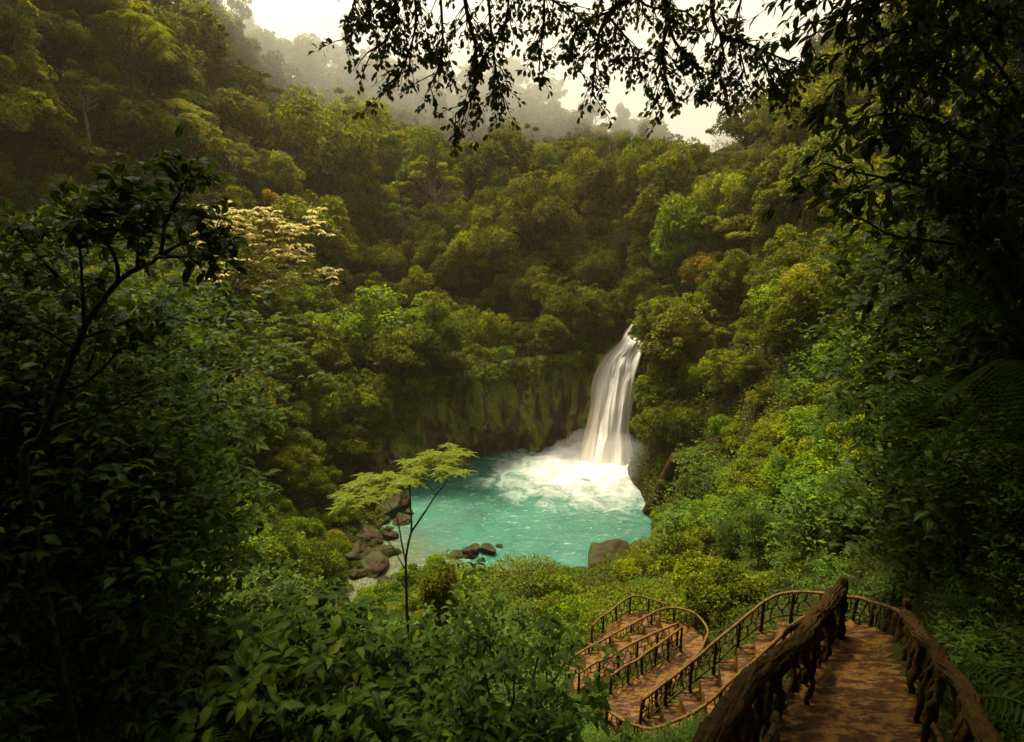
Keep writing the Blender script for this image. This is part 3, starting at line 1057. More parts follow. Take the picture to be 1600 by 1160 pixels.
# ------------------------------------------------------------------ placing plants, each a thing with its own label
TINT = {'dark green': (.62, .70, .5), 'mid green': (.88, 1.0, .6), 'olive': (1.02, 1.0, .5), 'yellow green': (1.3, 1.4, .5), 'lime yellow': (2.0, 2.05, .6),
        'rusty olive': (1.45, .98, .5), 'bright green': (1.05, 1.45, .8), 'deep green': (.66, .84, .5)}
FORM = {'dome': ('domed', 'tree', 'forest_tree'), 'umbrella': ('flat topped', 'tree', 'forest_tree'), 'column': ('vine draped upright', 'tree', 'vine_tree'),
        'open': ('bare limbed', 'tree', 'bare_limbed_tree'), 'feather': ('feathery', 'tree', 'feather_leaved_tree'), 'bush': ('rounded', 'bush', 'hillside_bush'),
        'bigleaf': ('broad leaved', 'bush', 'broad_leaved_bush'), 'shrub': ('leafy', 'shrub', 'leafy_shrub'), 'thicket': ('tall broad leaved', 'tree', 'understorey_tree'), 'herb': ('small leaved low', 'plant', 'low_plant'), 'fern': ('arching', 'fern', 'fern')}
PLACED = []        # dict(kind, tint, zone, pos, root)
ORD = ['leftmost', 'second from left', 'third from left', 'fourth from left', 'fifth from left', 'sixth from left', 'seventh from left', 'eighth from left', 'ninth from left', 'tenth from left']


def plant(kind, pos, scale, tint, zone, group, rz=None, tilt=0, sink=0.0, label=None, jitter=True):
    cm, tm = random.choice(PROTO[kind])
    root = thing(FORM[kind][2], '', FORM[kind][1], (pos[0], pos[1], pos[2] - sink), group, random.uniform(0, 2 * PI) if rz is None else rz,
                 (scale * random.uniform(.9, 1.1), scale * random.uniform(.9, 1.1), scale * random.uniform(.85, 1.15)) if jitter else scale)
    root.rotation_euler[0] = random.gauss(0, .05) + tilt
    col = np.array(TINT[tint]) * random.uniform(.85, 1.15) * (1.12 if group in (G_C, G_M, G_R) and kind not in ('shrub', 'herb', 'bigleaf') else 1)
    obj('crown' if FORM[kind][1] in ('tree', 'bush') else ('fronds' if kind == 'fern' else 'leaves'), cm, root, col)
    obj('trunk' if FORM[kind][1] == 'tree' else 'stems', tm, root, (1, 1, 1))
    PLACED.append(dict(kind=kind, tint=tint, zone=zone, pos=np.array(pos), root=root, label=label, s=scale))
    return root


def near_cliff(x, y, z, r=7.5, top=12.5):
    d = np.min((np.atleast_1d(x)[:, None] - cpath[None, 75:292:6, 0]) ** 2 + (np.atleast_1d(y)[:, None] - cpath[None, 75:292:6, 1]) ** 2, axis=1)
    k = (d < r * r) & (np.atleast_1d(z) < top)
    return k if np.ndim(x) else bool(k[0])


def in_poly(px, py, poly):
    c = False
    n = len(poly)
    for i in range(n):
        x0, y0 = poly[i]
        x1, y1 = poly[i - 1]
        if (y0 > py) != (y1 > py) and px < (x1 - x0) * (py - y0) / (y1 - y0) + x0:
            c = not c
    return c


ALLPOS = []        # (x, y, r)
STRIPS = [(LOG_L, LOG_R), (NEAR2[:9], OUT2), (NEAR2[7:], [OUT2[-1]] * 2 + [R3F[0]]), (R3F, R3[:6]), (R4N, R3[6:][::-1])]
SPTS = np.concatenate([(resample(a, 22)[:, None] * (1 - w) + resample(b, 22)[:, None] * w).reshape(-1, 3) for a, b in STRIPS for w in [np.linspace(0, 1, 5)[None, :, None]]])


def on_stairs(q, r):
    return bool(np.min((SPTS[:, 0] - q[0]) ** 2 + (SPTS[:, 1] - q[1]) ** 2) < r * r)



def scatter(poly, tries, spacing, kinds, tints, zone, group, smin, smax, sink=0, tmin=0, tmax=420, dcull=1.0, seed=0):
    R = random.Random(seed)
    xs, ys = [p[0] for p in poly], [p[1] for p in poly]
    n = 0
    for _ in range(tries):
        px, py = R.uniform(min(xs), max(xs)), R.uniform(min(ys), max(ys))
        if not in_poly(px, py, poly):
            continue
        h = march(px, py)
        if h is None:
            continue
        q, t = h
        if not tmin < t < tmax or q[2] < .4 or near_cliff(q[0], q[1], q[2]):
            continue
        if t < 40 and on_stairs(q, 1.0):
            continue
        s = R.uniform(smin, smax)
        sp_ = spacing * s
        if any((q[0] - a) ** 2 + (q[1] - b) ** 2 + (q[2] - e) ** 2 < (.5 * (sp_ + c)) ** 2 for a, b, e, c in ALLPOS):
            continue
        ALLPOS.append((q[0], q[1], q[2], sp_))
        k = R.choices([a for a, _ in kinds], [w for _, w in kinds])[0]
        tn = R.choices([a for a, _ in tints], [w for _, w in tints])[0]
        plant(k, q, s, tn, zone, group, sink=sink)
        n += 1
    return n


def feature(px, py, kind, s, tint, zone, group, label, cz=4.6, rad=None):
    """a tree singled out in the photo: px, py is the centre of its crown"""
    d = P(px, py, 1.0) - CAM
    best = None
    for t in np.arange(20, 300, .5):
        q = CAM + d * t
        gz_ = ground(q[0], q[1])
        if q[2] - gz_ < cz * s:
            best = np.array([q[0], q[1], q[2] - cz * s])
            break
    if best is None:
        return
    ALLPOS.append((best[0], best[1], best[2], 4.5 * s if rad is None else rad))
    plant(kind, best, s, tint, zone, group, label=label, jitter=False)


G_L, G_C, G_R, G_M, G_B = 'trees on the left slope', 'trees above the cliff', 'trees on the right slope', 'misty ridge trees', 'plants on the near bank'
for k, iu in enumerate([10, 18, 27, 34, 44, 50, 62, 66, 76, 82, 95, 100, 112, 6, 22, 38, 55, 70, 88, 104, 120, 137, 152, 170, 186, 203, 220, 236, 250, 306, 320, 336, 352, 370, 388, 404]):
    q = cap[iu, random.choice([0, 0, 1, 2, 4, 6])]
    plant(random.choice(['bush', 'bush', 'dome']), np.array([q[0], q[1], q[2] - .9]), random.uniform(.75, 1.35), random.choice(['mid green', 'dark green', 'olive', 'deep green', 'bright green']), 'along the brink of the rock wall', 'trees above the cliff')
for iu in list(range(112, 262, 11)):
    q = CL[iu, 104] - outw[iu] * .7
    plant('bush', np.array([q[0], q[1], q[2] - random.uniform(.9, 1.9)]), random.uniform(.4, .7), random.choice(['mid green', 'dark green', 'olive', 'deep green']), 'draped over the brink of the rock wall', 'trees above the cliff', tilt=.25)
for k in range(52):
    iu = random.choice(list(range(4, 90)) + list(range(4, 262)) + list(range(305, 415)))
    iv = int(109 * (random.uniform(.84, 1.0) if 90 <= iu < 262 else random.uniform(.35, 1.0)))
    q = CL[iu, iv] - outw[iu] * .2
    plant('bush', np.array([q[0], q[1], q[2] - .7]), random.uniform(.4, .85), random.choice(['mid green', 'dark green', 'olive', 'deep green', 'mid green', 'bright green']), 'hanging on the rock wall', 'trees above the cliff')
feature(628, 300, 'umbrella', 1.45, 'lime yellow', '', G_C, 'tall lime yellow tree, brightest crown on the slope above the cliff', 5.2)
PLACED[-1]['root'].children[0].color = (3.4, 3.3, .9, 1)
feature(745, 330, 'dome', .8, 'rusty olive', '', G_C, 'small orange brown crowned tree right of the tall lime yellow one')
feature(845, 318, 'dome', 1.0, 'lime yellow', '', G_C, 'smaller lime yellow domed tree beside the large dark domed tree')
feature(935, 300, 'dome', 1.6, 'mid green', '', G_C, 'largest dark domed tree, on the slope above the waterfall lip')
feature(960, 255, 'column', 1.0, 'olive', '', G_C, 'vine wrapped trunk rising behind the largest dark domed tree', 5)
feature(770, 548, 'bush', 1.35, 'bright green', '', G_C, 'round bright bush hanging on the cliff, left of a pair', 1.0)
feature(826, 535, 'bush', .95, 'bright green', '', G_C, 'narrow bright bush on the cliff, right of the round one', 1.0)
feature(826, 578, 'bush', .6, 'bright green', '', G_C, 'tiniest bright bush on the cliff, under the narrow one', 1.0)
feature(585, 500, 'umbrella', .85, 'olive', '', G_C, 'olive flat topped tree leaning out over the left end of the cliff', 5.0)
feature(458, 468, 'dome', .95, 'bright green', '', G_L, 'bright green rounded tree behind the pale leaved branches')
feature(1105, 440, 'dome', 1.05, 'rusty olive', '', G_R, 'brownish domed tree standing right above the waterfall')
feature(1125, 535, 'bush', 1.5, 'bright green', '', G_R, 'bright green bush on the right slope above the fall', 1.0)
feature(965, 480, 'open', .6, 'rusty olive', '', G_C, 'rust tinged straggly tree overhanging the lip of the waterfall', 5)
plant('open', P(1022, 560, 89), .42, 'dark green', '', G_C, label='dark little tree leaning across the top of the waterfall', jitter=False, tilt=-.1)
for px, py, s, lab in [(380, 0, 2.6, 'tallest bare limbed tree of the misty ridge, left of the sky notch'), (478, 10, 2.3, 'tall thin tree in the middle of the misty sky notch'), (515, 35, 2.0, 'misty ridge tree under the left end of the hanging branches'), (345, 20, 2.0, 'leftmost tall thin crowned tree of the misty ridge'), (415, 5, 1.9, 'highest bare limbed tree of the misty ridge'), (455, 15, 1.7, 'thin bare limbed tree beside the pale sky notch of the ridge'), (395, 45, 1.5, 'tall bare trunked ridge tree, left of a pair in the mist'), (437, 40, 1.6, 'tall bare trunked ridge tree, right of a pair in the mist'), (490, 45, 1.1, 'rounder misty ridge tree right of the bare trunked pair')]:
    feature(px, py, 'open' if s > 1.2 else 'dome', s, 'olive', '', G_M, lab, 6 if s > 1.2 else 4.9)
for px, py in [(520, 850), (548, 838), (572, 815), (555, 880), (585, 850), (605, 825), (530, 905), (500, 870)]:
    q = PZ(px, py, 1.0)
    q[2] = max(.6, float(ground(q[0], q[1])))
    plant('bush', q - np.array([0, 0, .3]), random.uniform(.3, .5), random.choice(['bright green', 'mid green', 'deep green']), 'between the boulders of the left shore', G_L)
feature(985, 225, 'open', 1.3, 'olive', '', G_M, 'bare crooked tree reaching sideways against the pale sky', 6)

# misty ridge first (singled out against the sky)
scatter([(250, 30), (420, 40), (520, 75), (650, 100), (800, 120), (900, 150), (1000, 200), (1050, 250), (1050, 300), (960, 240), (800, 190), (620, 160), (480, 130), (300, 110)],
        900, 5.6, [('open', 3), ('dome', 3), ('column', 2), ('umbrella', 1)], [('olive', 3), ('mid green', 3), ('dark green', 2)], 'on the misty ridge', G_M, 1.2, 1.9, seed=1)
scatter([(400, 120), (520, 140), (640, 170), (800, 200), (960, 250), (1040, 310), (1040, 350), (900, 290), (700, 270), (500, 240), (380, 190)],
        900, 5.2, [('dome', 5), ('umbrella', 3), ('open', 1), ('column', 1)], [('olive', 4), ('mid green', 3), ('yellow green', 3), ('rusty olive', .4)], 'below the misty ridge', G_M, 1.4, 2.0, seed=2)
# centre slope
scatter([(470, 240), (700, 270), (900, 290), (1040, 350), (1060, 480), (1000, 440), (880, 430), (700, 420), (480, 400)],
        1700, 4.3, [('dome', 6), ('umbrella', 1.5), ('column', 2), ('feather', 2), ('open', 2)], [('olive', 4), ('mid green', 4), ('yellow green', 5), ('rusty olive', .3), ('bright green', 1.5)], 'midway up the slope behind the cliff', G_C, 1.2, 2.7, seed=3)
scatter([(470, 400), (700, 420), (880, 430), (990, 450), (1000, 520), (930, 560), (840, 600), (700, 620), (560, 640), (480, 600)],
        1700, 4.1, [('dome', 6), ('umbrella', 1.2), ('bush', 1), ('column', 1), ('feather', 1)], [('dark green', 2), ('mid green', 4), ('olive', 3), ('deep green', 1), ('yellow green', 2), ('bright green', 1)], 'on the rim of the cliff', G_C, .8, 2.0, seed=4)
# left slope
scatter([(-60, -60), (260, -40), (300, 60), (400, 120), (400, 260), (200, 170), (-60, 160)],
        900, 4.6, [('dome', 4), ('umbrella', 3), ('column', 2), ('feather', 1)], [('dark green', 4), ('mid green', 3), ('olive', 2)], 'high on the left slope', G_L, 1.0, 2.0, seed=5)
scatter([(-60, 160), (200, 170), (400, 260), (480, 250), (480, 420), (300, 380), (-60, 330)],
        1100, 4.6, [('dome', 6), ('umbrella', 1.5), ('column', 2), ('feather', 1.5), ('open', 1.2)], [('dark green', 2), ('mid green', 3), ('olive', 4), ('rusty olive', .4), ('yellow green', 2)], 'midway up the left slope', G_L, .75, 1.6, seed=6)
scatter([(-60, 340), (300, 380), (480, 430), (490, 640), (560, 740), (500, 800), (380, 790), (250, 640), (-60, 560)],
        1300, 4.2, [('dome', 4), ('bush', 4), ('umbrella', 1), ('feather', 1)], [('dark green', 4), ('mid green', 3), ('deep green', 3)], 'low on the left slope beside the pool', G_L, .65, 1.0, tmin=24, seed=7)
scatter([(300, 640), (480, 660), (580, 700), (590, 740), (540, 840), (490, 920), (330, 900)],
        1400, 2.6, [('bush', 1)], [('bright green', 3), ('deep green', 3), ('mid green', 2)], 'on the left bank of the pool', G_L, .8, 1.3, tmin=24, seed=8)
# right slope
scatter([(1060, 300), (1150, 280), (1210, 220), (1330, 90), (1480, -40), (1660, -40), (1660, 300), (1400, 330), (1200, 420), (1060, 440)],
        1300, 4.6, [('dome', 5), ('umbrella', 1.5), ('column', 1.5), ('feather', 1.5), ('open', 1)], [('olive', 4), ('mid green', 3), ('yellow green', 2), ('bright green', .6)], 'high on the right slope', G_R, .7, 1.5, tmin=30, seed=9)
scatter([(1030, 460), (1200, 420), (1400, 330), (1420, 480), (1250, 580), (1140, 700), (1060, 740), (1015, 700), (1000, 580)],
        1500, 4.0, [('dome', 4), ('bush', 4), ('umbrella', 1), ('feather', .6)], [('mid green', 4), ('olive', 3), ('dark green', 2), ('bright green', 1)], 'on the right slope beside the waterfall', G_R, .55, 1.15, tmin=30, seed=10)
scatter([(1060, 730), (1140, 690), (1260, 540), (1450, 440), (1520, 560), (1440, 720), (1390, 890), (1260, 890), (1080, 880), (1030, 830)],
        1300, 3.0, [('bush', 4), ('bigleaf', 4)], [('bright green', 4), ('yellow green', 2.5), ('mid green', 2)], 'on the right bank of the pool', G_R, .75, 1.2, tmin=16, seed=11)
# right foreground
scatter([(1400, 720), (1480, 600), (1650, 480), (1680, 1000), (1480, 960), (1380, 880)],
        900, 2.3, [('shrub', 5), ('bigleaf', 2), ('fern', 2)], [('dark green', 4), ('mid green', 2), ('deep green', 2)], 'in the dark thicket right of the stairs', 'plants right of the stairs', .8, 1.2, tmax=30, seed=12)
scatter([(1040, 860), (1260, 860), (1480, 900), (1480, 930), (1220, 915), (1130, 960), (1040, 930), (960, 915)],
        1500, 1.5, [('herb', 5), ('bush', .4), ('fern', .7)], [('yellow green', 2), ('bright green', 2), ('mid green', 2)], 'on the ground beyond the stair railings', G_B, .8, 1.2, seed=13)
scatter([(1200, 840), (1400, 800), (1480, 930), (1430, 955), (1340, 925), (1230, 915)],
        900, 1.3, [('herb', 3), ('shrub', 3), ('fern', 2)], [('mid green', 3), ('deep green', 3), ('bright green', 1)], 'just beyond the landing railing', 'plants right of the stairs', .7, 1.1, tmax=34, seed=31)
scatter([(1440, 960), (1700, 900), (1750, 1250), (1600, 1180)],
        900, 1.1, [('herb', 3), ('shrub', 3), ('fern', 2)], [('mid green', 2), ('deep green', 3), ('dark green', 2)], 'under the right log handrail', 'plants right of the stairs', .6, 1.0, tmax=20, seed=32)
scatter([(900, 1100), (1000, 1140), (1130, 1110), (1110, 1160), (1050, 1230), (880, 1230)],
        500, .8, [('herb', 1)], [('mid green', 2), ('bright green', 3), ('yellow green', 1)], 'by the lowest stair turn', G_B, .35, .55, tmax=24, seed=33)
# near bank and left foreground
scatter([(520, 960), (640, 900), (760, 900), (870, 925), (895, 965), (880, 1010), (700, 1010), (520, 1030)],
        1500, 1.45, [('shrub', 3), ('herb', 3), ('bush', .9)], [('bright green', 3), ('mid green', 3), ('yellow green', 1)], 'on the edge of the near bank', G_B, .65, 1.05, seed=14)
scatter([(300, 1000), (520, 1000), (700, 1000), (850, 1000), (860, 1100), (850, 1230), (250, 1230)],
        2200, 1.35, [('shrub', 6), ('bigleaf', 1.5), ('fern', .5), ('herb', 1)], [('mid green', 3), ('deep green', 4), ('dark green', 2)], 'on the slope left of the stairs', G_B, .8, 1.2, seed=15)
scatter([(-120, 700), (250, 760), (480, 880), (520, 1000), (300, 1010), (200, 1230), (-120, 1230)],
        1300, 2.0, [('shrub', 6), ('fern', .6)], [('dark green', 4), ('deep green', 3), ('mid green', 1)], 'in the shaded left foreground', 'plants in the left foreground', .9, 1.4, seed=16)
scatter([(-120, 480), (160, 520), (240, 620), (280, 780), (200, 760), (-120, 700)],
        700, 2.8, [('bigleaf', 4), ('shrub', 2)], [('dark green', 4), ('deep green', 2)], 'in the shaded thicket on the left', 'plants in the left foreground', 1.0, 1.5, tmax=46, seed=17)
for px, py, t, tn in [(0, 345, 10.5, 'deep green'), (110, 350, 14, 'mid green'), (150, 440, 16, 'deep green'), (60, 540, 17, 'mid green'), (20, 450, 9.5, 'deep green'), (110, 500, 11.5, 'deep green'), 
                      (100, 640, 15, 'dark green'), (-60, 390, 9.5, 'dark green'), (130, 840, 17, 'deep green'), (60, 700, 10, 'mid green'), (70, 800, 13, 'deep green'), (0, 850, 9, 'dark green')]:
    q = P(px, py, t)
    gz_ = float(ground(q[0], q[1]))
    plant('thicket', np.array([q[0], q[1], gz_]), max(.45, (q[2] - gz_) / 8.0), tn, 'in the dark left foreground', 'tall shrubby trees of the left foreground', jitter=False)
for px, py, t, tn in [(1610, 400, 13, 'dark green'), (1660, 330, 11, 'deep green'),  (1650, 560, 10, 'dark green'), (1720, 480, 9, 'dark green'), (1610, 660, 13, 'deep green'), (1660, 760, 9.5, 'deep green'), (1590, 180, 15, 'dark green'), (1620, 120, 13, 'dark green')]:
    q = P(px, py, t)
    gz_ = float(ground(q[0], q[1]))
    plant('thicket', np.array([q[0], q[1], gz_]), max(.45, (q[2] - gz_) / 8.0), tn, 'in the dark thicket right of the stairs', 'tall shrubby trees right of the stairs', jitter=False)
for px, py, t, tn in [(1140, 800, 37, 'mid green'), (1195, 775, 31, 'deep green'), (1265, 770, 27, 'mid green'), (1330, 745, 23.5, 'deep green'), (1400, 720, 20.5, 'mid green'), (1225, 700, 36, 'bright green'), (1300, 650, 33, 'bright green'), (1440, 790, 17, 'deep green')]:
    q = P(px, py, t)
    gz_ = float(ground(q[0], q[1]))
    plant('thicket', np.array([q[0], q[1], gz_]), max(.42, min(.9, (q[2] - gz_) / 8.0)), tn, 'behind the landing railing', 'tall shrubby trees right of the stairs', jitter=False)
q = P(688, 905, 31)
q[2] = min(q[2], float(ground(q[0], q[1])))
plant('column', q, .62, 'olive', '', G_B, label='vine covered stump standing on the near bank in front of the water', jitter=False)
for px, py, t, s in [(1018, 610, 83, .9), (1030, 655, 80, 1.0), (1045, 640, 79, 1.0)]:
    plant('bush', P(px, py, t), s, random.choice(['mid green', 'dark green', 'olive', 'deep green']), 'on the wall right of the waterfall', G_R)

# ------------------------------------------------------------------ ground cover (nobody could count it)
def cover(name, label, npts, rmin, rmax, size_k, mat, tint, zlo=.35, lump=1.0, seed=0, detail=False, bounds=None, up=.8, gaps=False):
    R = np.random.default_rng(seed)
    # uniform in bearing and log-distance, so the sheet is as dense near as far
    az = R.uniform(-1.02, 1.02, npts)
    r = np.exp(R.uniform(math.log(rmin), math.log(rmax), npts))
    x, y = r * np.sin(az), r * np.cos(az)
    z = ground(x, y)
    ok = (z > zlo) & ~near_cliff(x, y, z)
    if bounds is not None:
        ok &= bounds(x, y, z)
    if gaps:
        ok &= fbm(x / (.09 * r + .4), y / (.09 * r + .4), 6., 3) > -.5
    x, y, z, r = x[ok], y[ok], z[ok], r[ok]
    n = len(x)
    e = .5
    gx, gy = (ground(x + e, y) - ground(x - e, y)) / (2 * e), (ground(x, y + e) - ground(x, y - e)) / (2 * e)
    nn = nrm(np.stack([-gx, -gy, np.ones(n)], 1))
    sz = size_k * np.clip(r, 8, 200) ** .55
    hh = lump * sz * 4 * np.clip(.35 + fbm(x / (sz * 12), y / (sz * 12), z / 30, 3), 0, 1.2) * R.random(n) ** .5
    pos = np.stack([x, y, z], 1) + nn * hh[:, None]
    d = R.normal(0, 1, (n, 3)) + nn * .4 + np.array([0, 0, -.2])
    nr = nn + R.normal(0, .4, (n, 3)) + np.array([0, 0, up])
    l = sz * R.uniform(.6, 1.4, n)
    patch = .45 + .35 * fbm(x / 7, y / 7, z / 7, 2)
    L = Leaves()
    L.add(pos, d, nr, l, l * .5, np.clip(patch + R.normal(0, .2, n), 0, 1), detail=detail)
    o = obj(name, L.mesh(name, mat), None, tint)
    tag(o, label, kind='stuff')
    return o


def stair_clear(x, y, z):
    k = np.ones(len(x), bool)
    for a, b in STRIPS:
        a, b = np.asarray(a), np.asarray(b)
        m = 24
        A_, B_ = resample(a, m), resample(b, m)
        for i in range(m):
            for w in np.linspace(0, 1, 5):
                c = A_[i] * (1 - w) + B_[i] * w
                k &= (x - c[0]) ** 2 + (y - c[1]) ** 2 > .14
    return k


cover('undergrowth', 'dense leafy undergrowth covering the valley slopes', 340000, 26, 190, .032, M_LEAF, (.85, .95, .7), seed=21, lump=1.9)
cover('ground_cover', 'small leaved creepers covering the bank beside the stairs', 170000, 3.2, 48, .033, M_NEAR, (.6, .66, .4), seed=22, bounds=stair_clear, lump=.6, gaps=True)


# moss and ferns on the cliff
R = np.random.default_rng(33)
n = 15000
iu, iv = R.integers(0, 419, n), (R.random(n) ** .6 * 109).astype(int)
keepm = ((iv / 109. > .70 + .4 * fbm(iu / 24., iv / 24., 1., 3)) | (iu > 318)) & ~((iu > 250) & (iu < 310))
iu, iv = iu[keepm], iv[keepm]
n = len(iu)
pos = CL[iu, iv] + R.normal(0, .12, (n, 3))
cu, cv = R.integers(0, 419, 16000), R.integers(0, capn, 16000)
okc = ~((cu > 262) & (cu < 300))
capp = cap[cu[okc], cv[okc]] + R.normal(0, .35, (okc.sum(), 3)) + np.array([0, 0, .35])
pos = pos - outw[iu] * R.uniform(0, .7, (n, 1))
L = Leaves()
l = R.uniform(.22, .5, n)
L.add(pos, -outw[iu] * .7 + R.normal(0, .5, (n, 3)) + np.array([0, 0, -.5]), -outw[iu] * .6 + np.array([0, 0, .8]) + R.normal(0, .35, (n, 3)), l, l * .5, np.clip(R.normal(.45, .22, n), 0, 1))
n2 = len(capp)
L.add(capp, R.normal(0, 1, (n2, 3)) + np.array([0, -.5, -.1]), np.array([0, -.3, 1.0]) + R.normal(0, .45, (n2, 3)), R.uniform(.25, .5, n2), .2, np.clip(R.normal(.12, .15, n2), 0, 1))  # leaves on the ledge coloured darker to offset the direct sun there
o = obj('cliff_creeper', L.mesh('cliff_creeper', M_LEAF), None, (.9, 1.15, .8))
tag(o, 'trailing creepers and ferns on the upper rock wall', kind='stuff')

# ------------------------------------------------------------------ distant wood lost in the mist
L = Leaves()
R = random.Random(4)
for _ in range(150):
    px, py = R.uniform(985, 1180), R.uniform(225, 345)
    h = march(px, py, 150, 460)
    if h is None or h[1] < 235:
        continue
    q = h[0]
    for k in range(7):
        c = q + np.array([R.gauss(0, 2.4), R.gauss(0, 2.4), R.uniform(1, 8)])
        add_blob(L, c, R.uniform(1.6, 2.8), R.uniform(1.2, 2.2), 90, .9)
if L.n:
    o = obj('distant_wood', L.mesh('distant_wood', M_LEAF), None, (.9, 1, .8))
    tag(o, 'far wooded hill fading into pale mist in the gap of the valley', kind='stuff')

# ------------------------------------------------------------------ staircase
stairs = thing('staircase', 'worn winding stone staircase descending in switchbacks towards the pool', 'staircase', (0, 0, 0))


def flight(A, B, n, drop=RAILH, thick=.34, inset=.02, flat=False):
    A, B = resample(A, n + 1), resample(B, n + 1)
    A[:, 2] -= drop
    B[:, 2] -= drop
    for i in range(n):
        z = .25 * (A[i, 2] + A[i + 1, 2] + B[i, 2] + B[i + 1, 2])
        nz = .25 * (A[i + 1, 2] + B[i + 1, 2]) + .25 * (A[min(i + 2, n), 2] + B[min(i + 2, n), 2])
        a0, a1, b0, b1 = A[i].copy(), A[i + 1].copy(), B[i].copy(), B[i + 1].copy()
        ln = np.linalg.norm(.5 * (a1 + b1) - .5 * (a0 + b0))
        fw = (.5 * (a1 + b1) - .5 * (a0 + b0)) / max(ln, 1e-6)
        fw[2] = 0
        m = 10
        w = np.linspace(0, 1, m)[:, None]
        back = a0 * (1 - w) + b0 * w - fw * .03
        front = a1 * (1 - w) + b1 * w + fw * .02
        jit = np.array([vnoise(x * 3.1, y * 3.1, i * .7) for x, y, _ in front])[:, None] * .025
        front = front + fw * jit
        mid = .5 * (back + front)
        rows = []
        for p, dz in ((back, -thick), (back, 0), (mid, -.008), (front - fw * .025, -.004), (front, -.03), (front, -thick - max(0, (z - nz)))):
            r = p.copy()
            r[:, 2] = z + dz + (np.array([vnoise(x * 2.3, y * 2.3, 4.) for x, y, _ in p]) * .012 if dz > -.02 else 0)
            rows.append(r)
        V = np.stack(rows, 0)
        ii = np.arange(6)[:, None] * m + np.arange(m)[None]
        q = np.stack([ii[:-1, :-1], ii[:-1, 1:], ii[1:, 1:], ii[1:, :-1]], -1).reshape(-1, 4)
        ends = np.array([[ii[k, 0] for k in (0, 1, 2, 3)], [ii[k, m - 1] for k in (3, 2, 1, 0)]] + [[ii[0, 0], ii[3, 0], ii[4, 0], ii[5, 0]], [ii[5, m - 1], ii[4, m - 1], ii[3, m - 1], ii[0, m - 1]]])
        obj('step', np_mesh('step', V.reshape(-1, 3), [q, ends], M_STEP), stairs)


flight(LOG_L, LOG_R, 22, drop=RAILH + .12)
flight([LOG_L[-1] + np.array([0, .15, -.12]), NEAR2[0]] + NEAR2[1:9], OUT2, 15)
flight(NEAR2[8:] + [P(950, 1080, 20.2), R3F[0]], [OUT2[-1] + np.array([-.05 + .012 * k, .03 * k, -.02 * k]) for k in range(4)], 5)
flight(R3F, R3[:6], 7)
flight([R3F[-1], .5 * (R3F[-1] + R4N[-1]), R4N[-1]], R3[5:10], 4)
flight(R4N[::-1], R3[9:], 6)
flight([P(905, 1000, 28), P(960, 975, 28.4), P(1030, 962, 28.6)][::-1], R5[::-1], 4)


# ------------------------------------------------------------------ railings
def railing(label, pts, h=RAILH, r=.05, spacing=1.0, post_ext=.25):
    pts = np.asarray(pts)
    ln = np.linalg.norm(np.diff(pts, axis=0), axis=1).sum()
    n = max(12, int(ln * 6))
    c = spline(pts, n)
    org = c[0] - np.array([0, 0, h])
    root = thing('railing', label, 'railing', org, 'rustic branch railings along the stairs')
    wob = np.stack([vnoise(np.arange(n) * .22, k, ln) for k in (1., 5., 9.)], 1) * .03
    T = Tubes()
    T.add(c + wob - org, np.full(n, r), 8, rough=.25, freq=5)
    obj('top_rail', T.mesh('top_rail', M_RAIL), root)
    T = Tubes()
    T.add(c + wob[::-1] - org - np.array([0, 0, h - .16]), np.full(n, r * .75), 7, rough=.25, freq=5)
    obj('bottom_rail', T.mesh('bottom_rail', M_LOG), root)
    np_ = max(2, int(round(ln / spacing)) + 1)
    k = np.linspace(0, n - 1, np_)
    pp = np.stack([np.interp(k, np.arange(n), c[:, j]) for j in range(3)], 1) - org
    for q in pp:
        T = Tubes()
        s = np.linspace(0, 1, 6)[:, None]
        T.add(q + np.array([0, 0, .03]) + np.array([0, 0, -(h + post_ext + .03)]) * s + RNG.normal(0, .008, (6, 3)), np.linspace(r * 1.0, r * 1.25, 6), 7, rough=.2, freq=6)
        obj('post', T.mesh('post', M_LOG), root)
    # crooked branches woven between the rails: one lattice
    T = Tubes()
    for a, b in zip(pp[:-1], pp[1:]):
        dz = np.array([0, 0, 1.0])
        f = lambda u, w: a + (b - a) * u - dz * (h * (1 - w) - .16 * (1 - w))
        x1, x2 = RNG.uniform(.28, .42), RNG.uniform(.58, .75)
        y1, y2, y3 = RNG.uniform(.3, .5), RNG.uniform(.5, .75), RNG.uniform(.35, .6)
        segs = [((0, .62), (x1, y1)), ((x1, y1), (x1 - .1, 0)), ((x1, y1), (x2 - .1, y2)), ((x2 - .1, y2), (x2 - .16, 1)), ((x2 - .1, y2), (x2 + .05, y3)), ((x2 + .05, y3), (1, .2 + .5 * RNG.random())), ((x2 + .05, y3), (x2 + .08, 0)), ((x1 * .5, .55), (x1 * .6, 1)), ((.9, .5), (.86, 1))]
        for p0, p1 in segs:
            q = np.stack([f(*p0), .5 * (f(*p0) + f(*p1)) + RNG.normal(0, .025, 3), f(*p1)])
            T.add(spline(q, 6), np.linspace(.026, .02, 6), 5, cap=False)
    obj('branch_lattice', T.mesh('branch_lattice', M_LOG), root)
    return root


railing('branch railing curving from the right log post down the outer side of the middle flight', OUT2, spacing=1.05)
railing('branch railing on the near side of the middle flight, bending round the lowest left turn', NEAR2, spacing=1.05)
railing('long branch railing from the inner end post, looping round the far bend', R3, spacing=1.1)
railing('short straight branch railing on the left of the lower flight, nearest the long loop', R3F, spacing=1.0)
railing('short straight branch railing just behind the other short one', R4N, spacing=1.1)
railing('farthest branch railing arching round the last landing nearest the pool', R5, spacing=1.1)


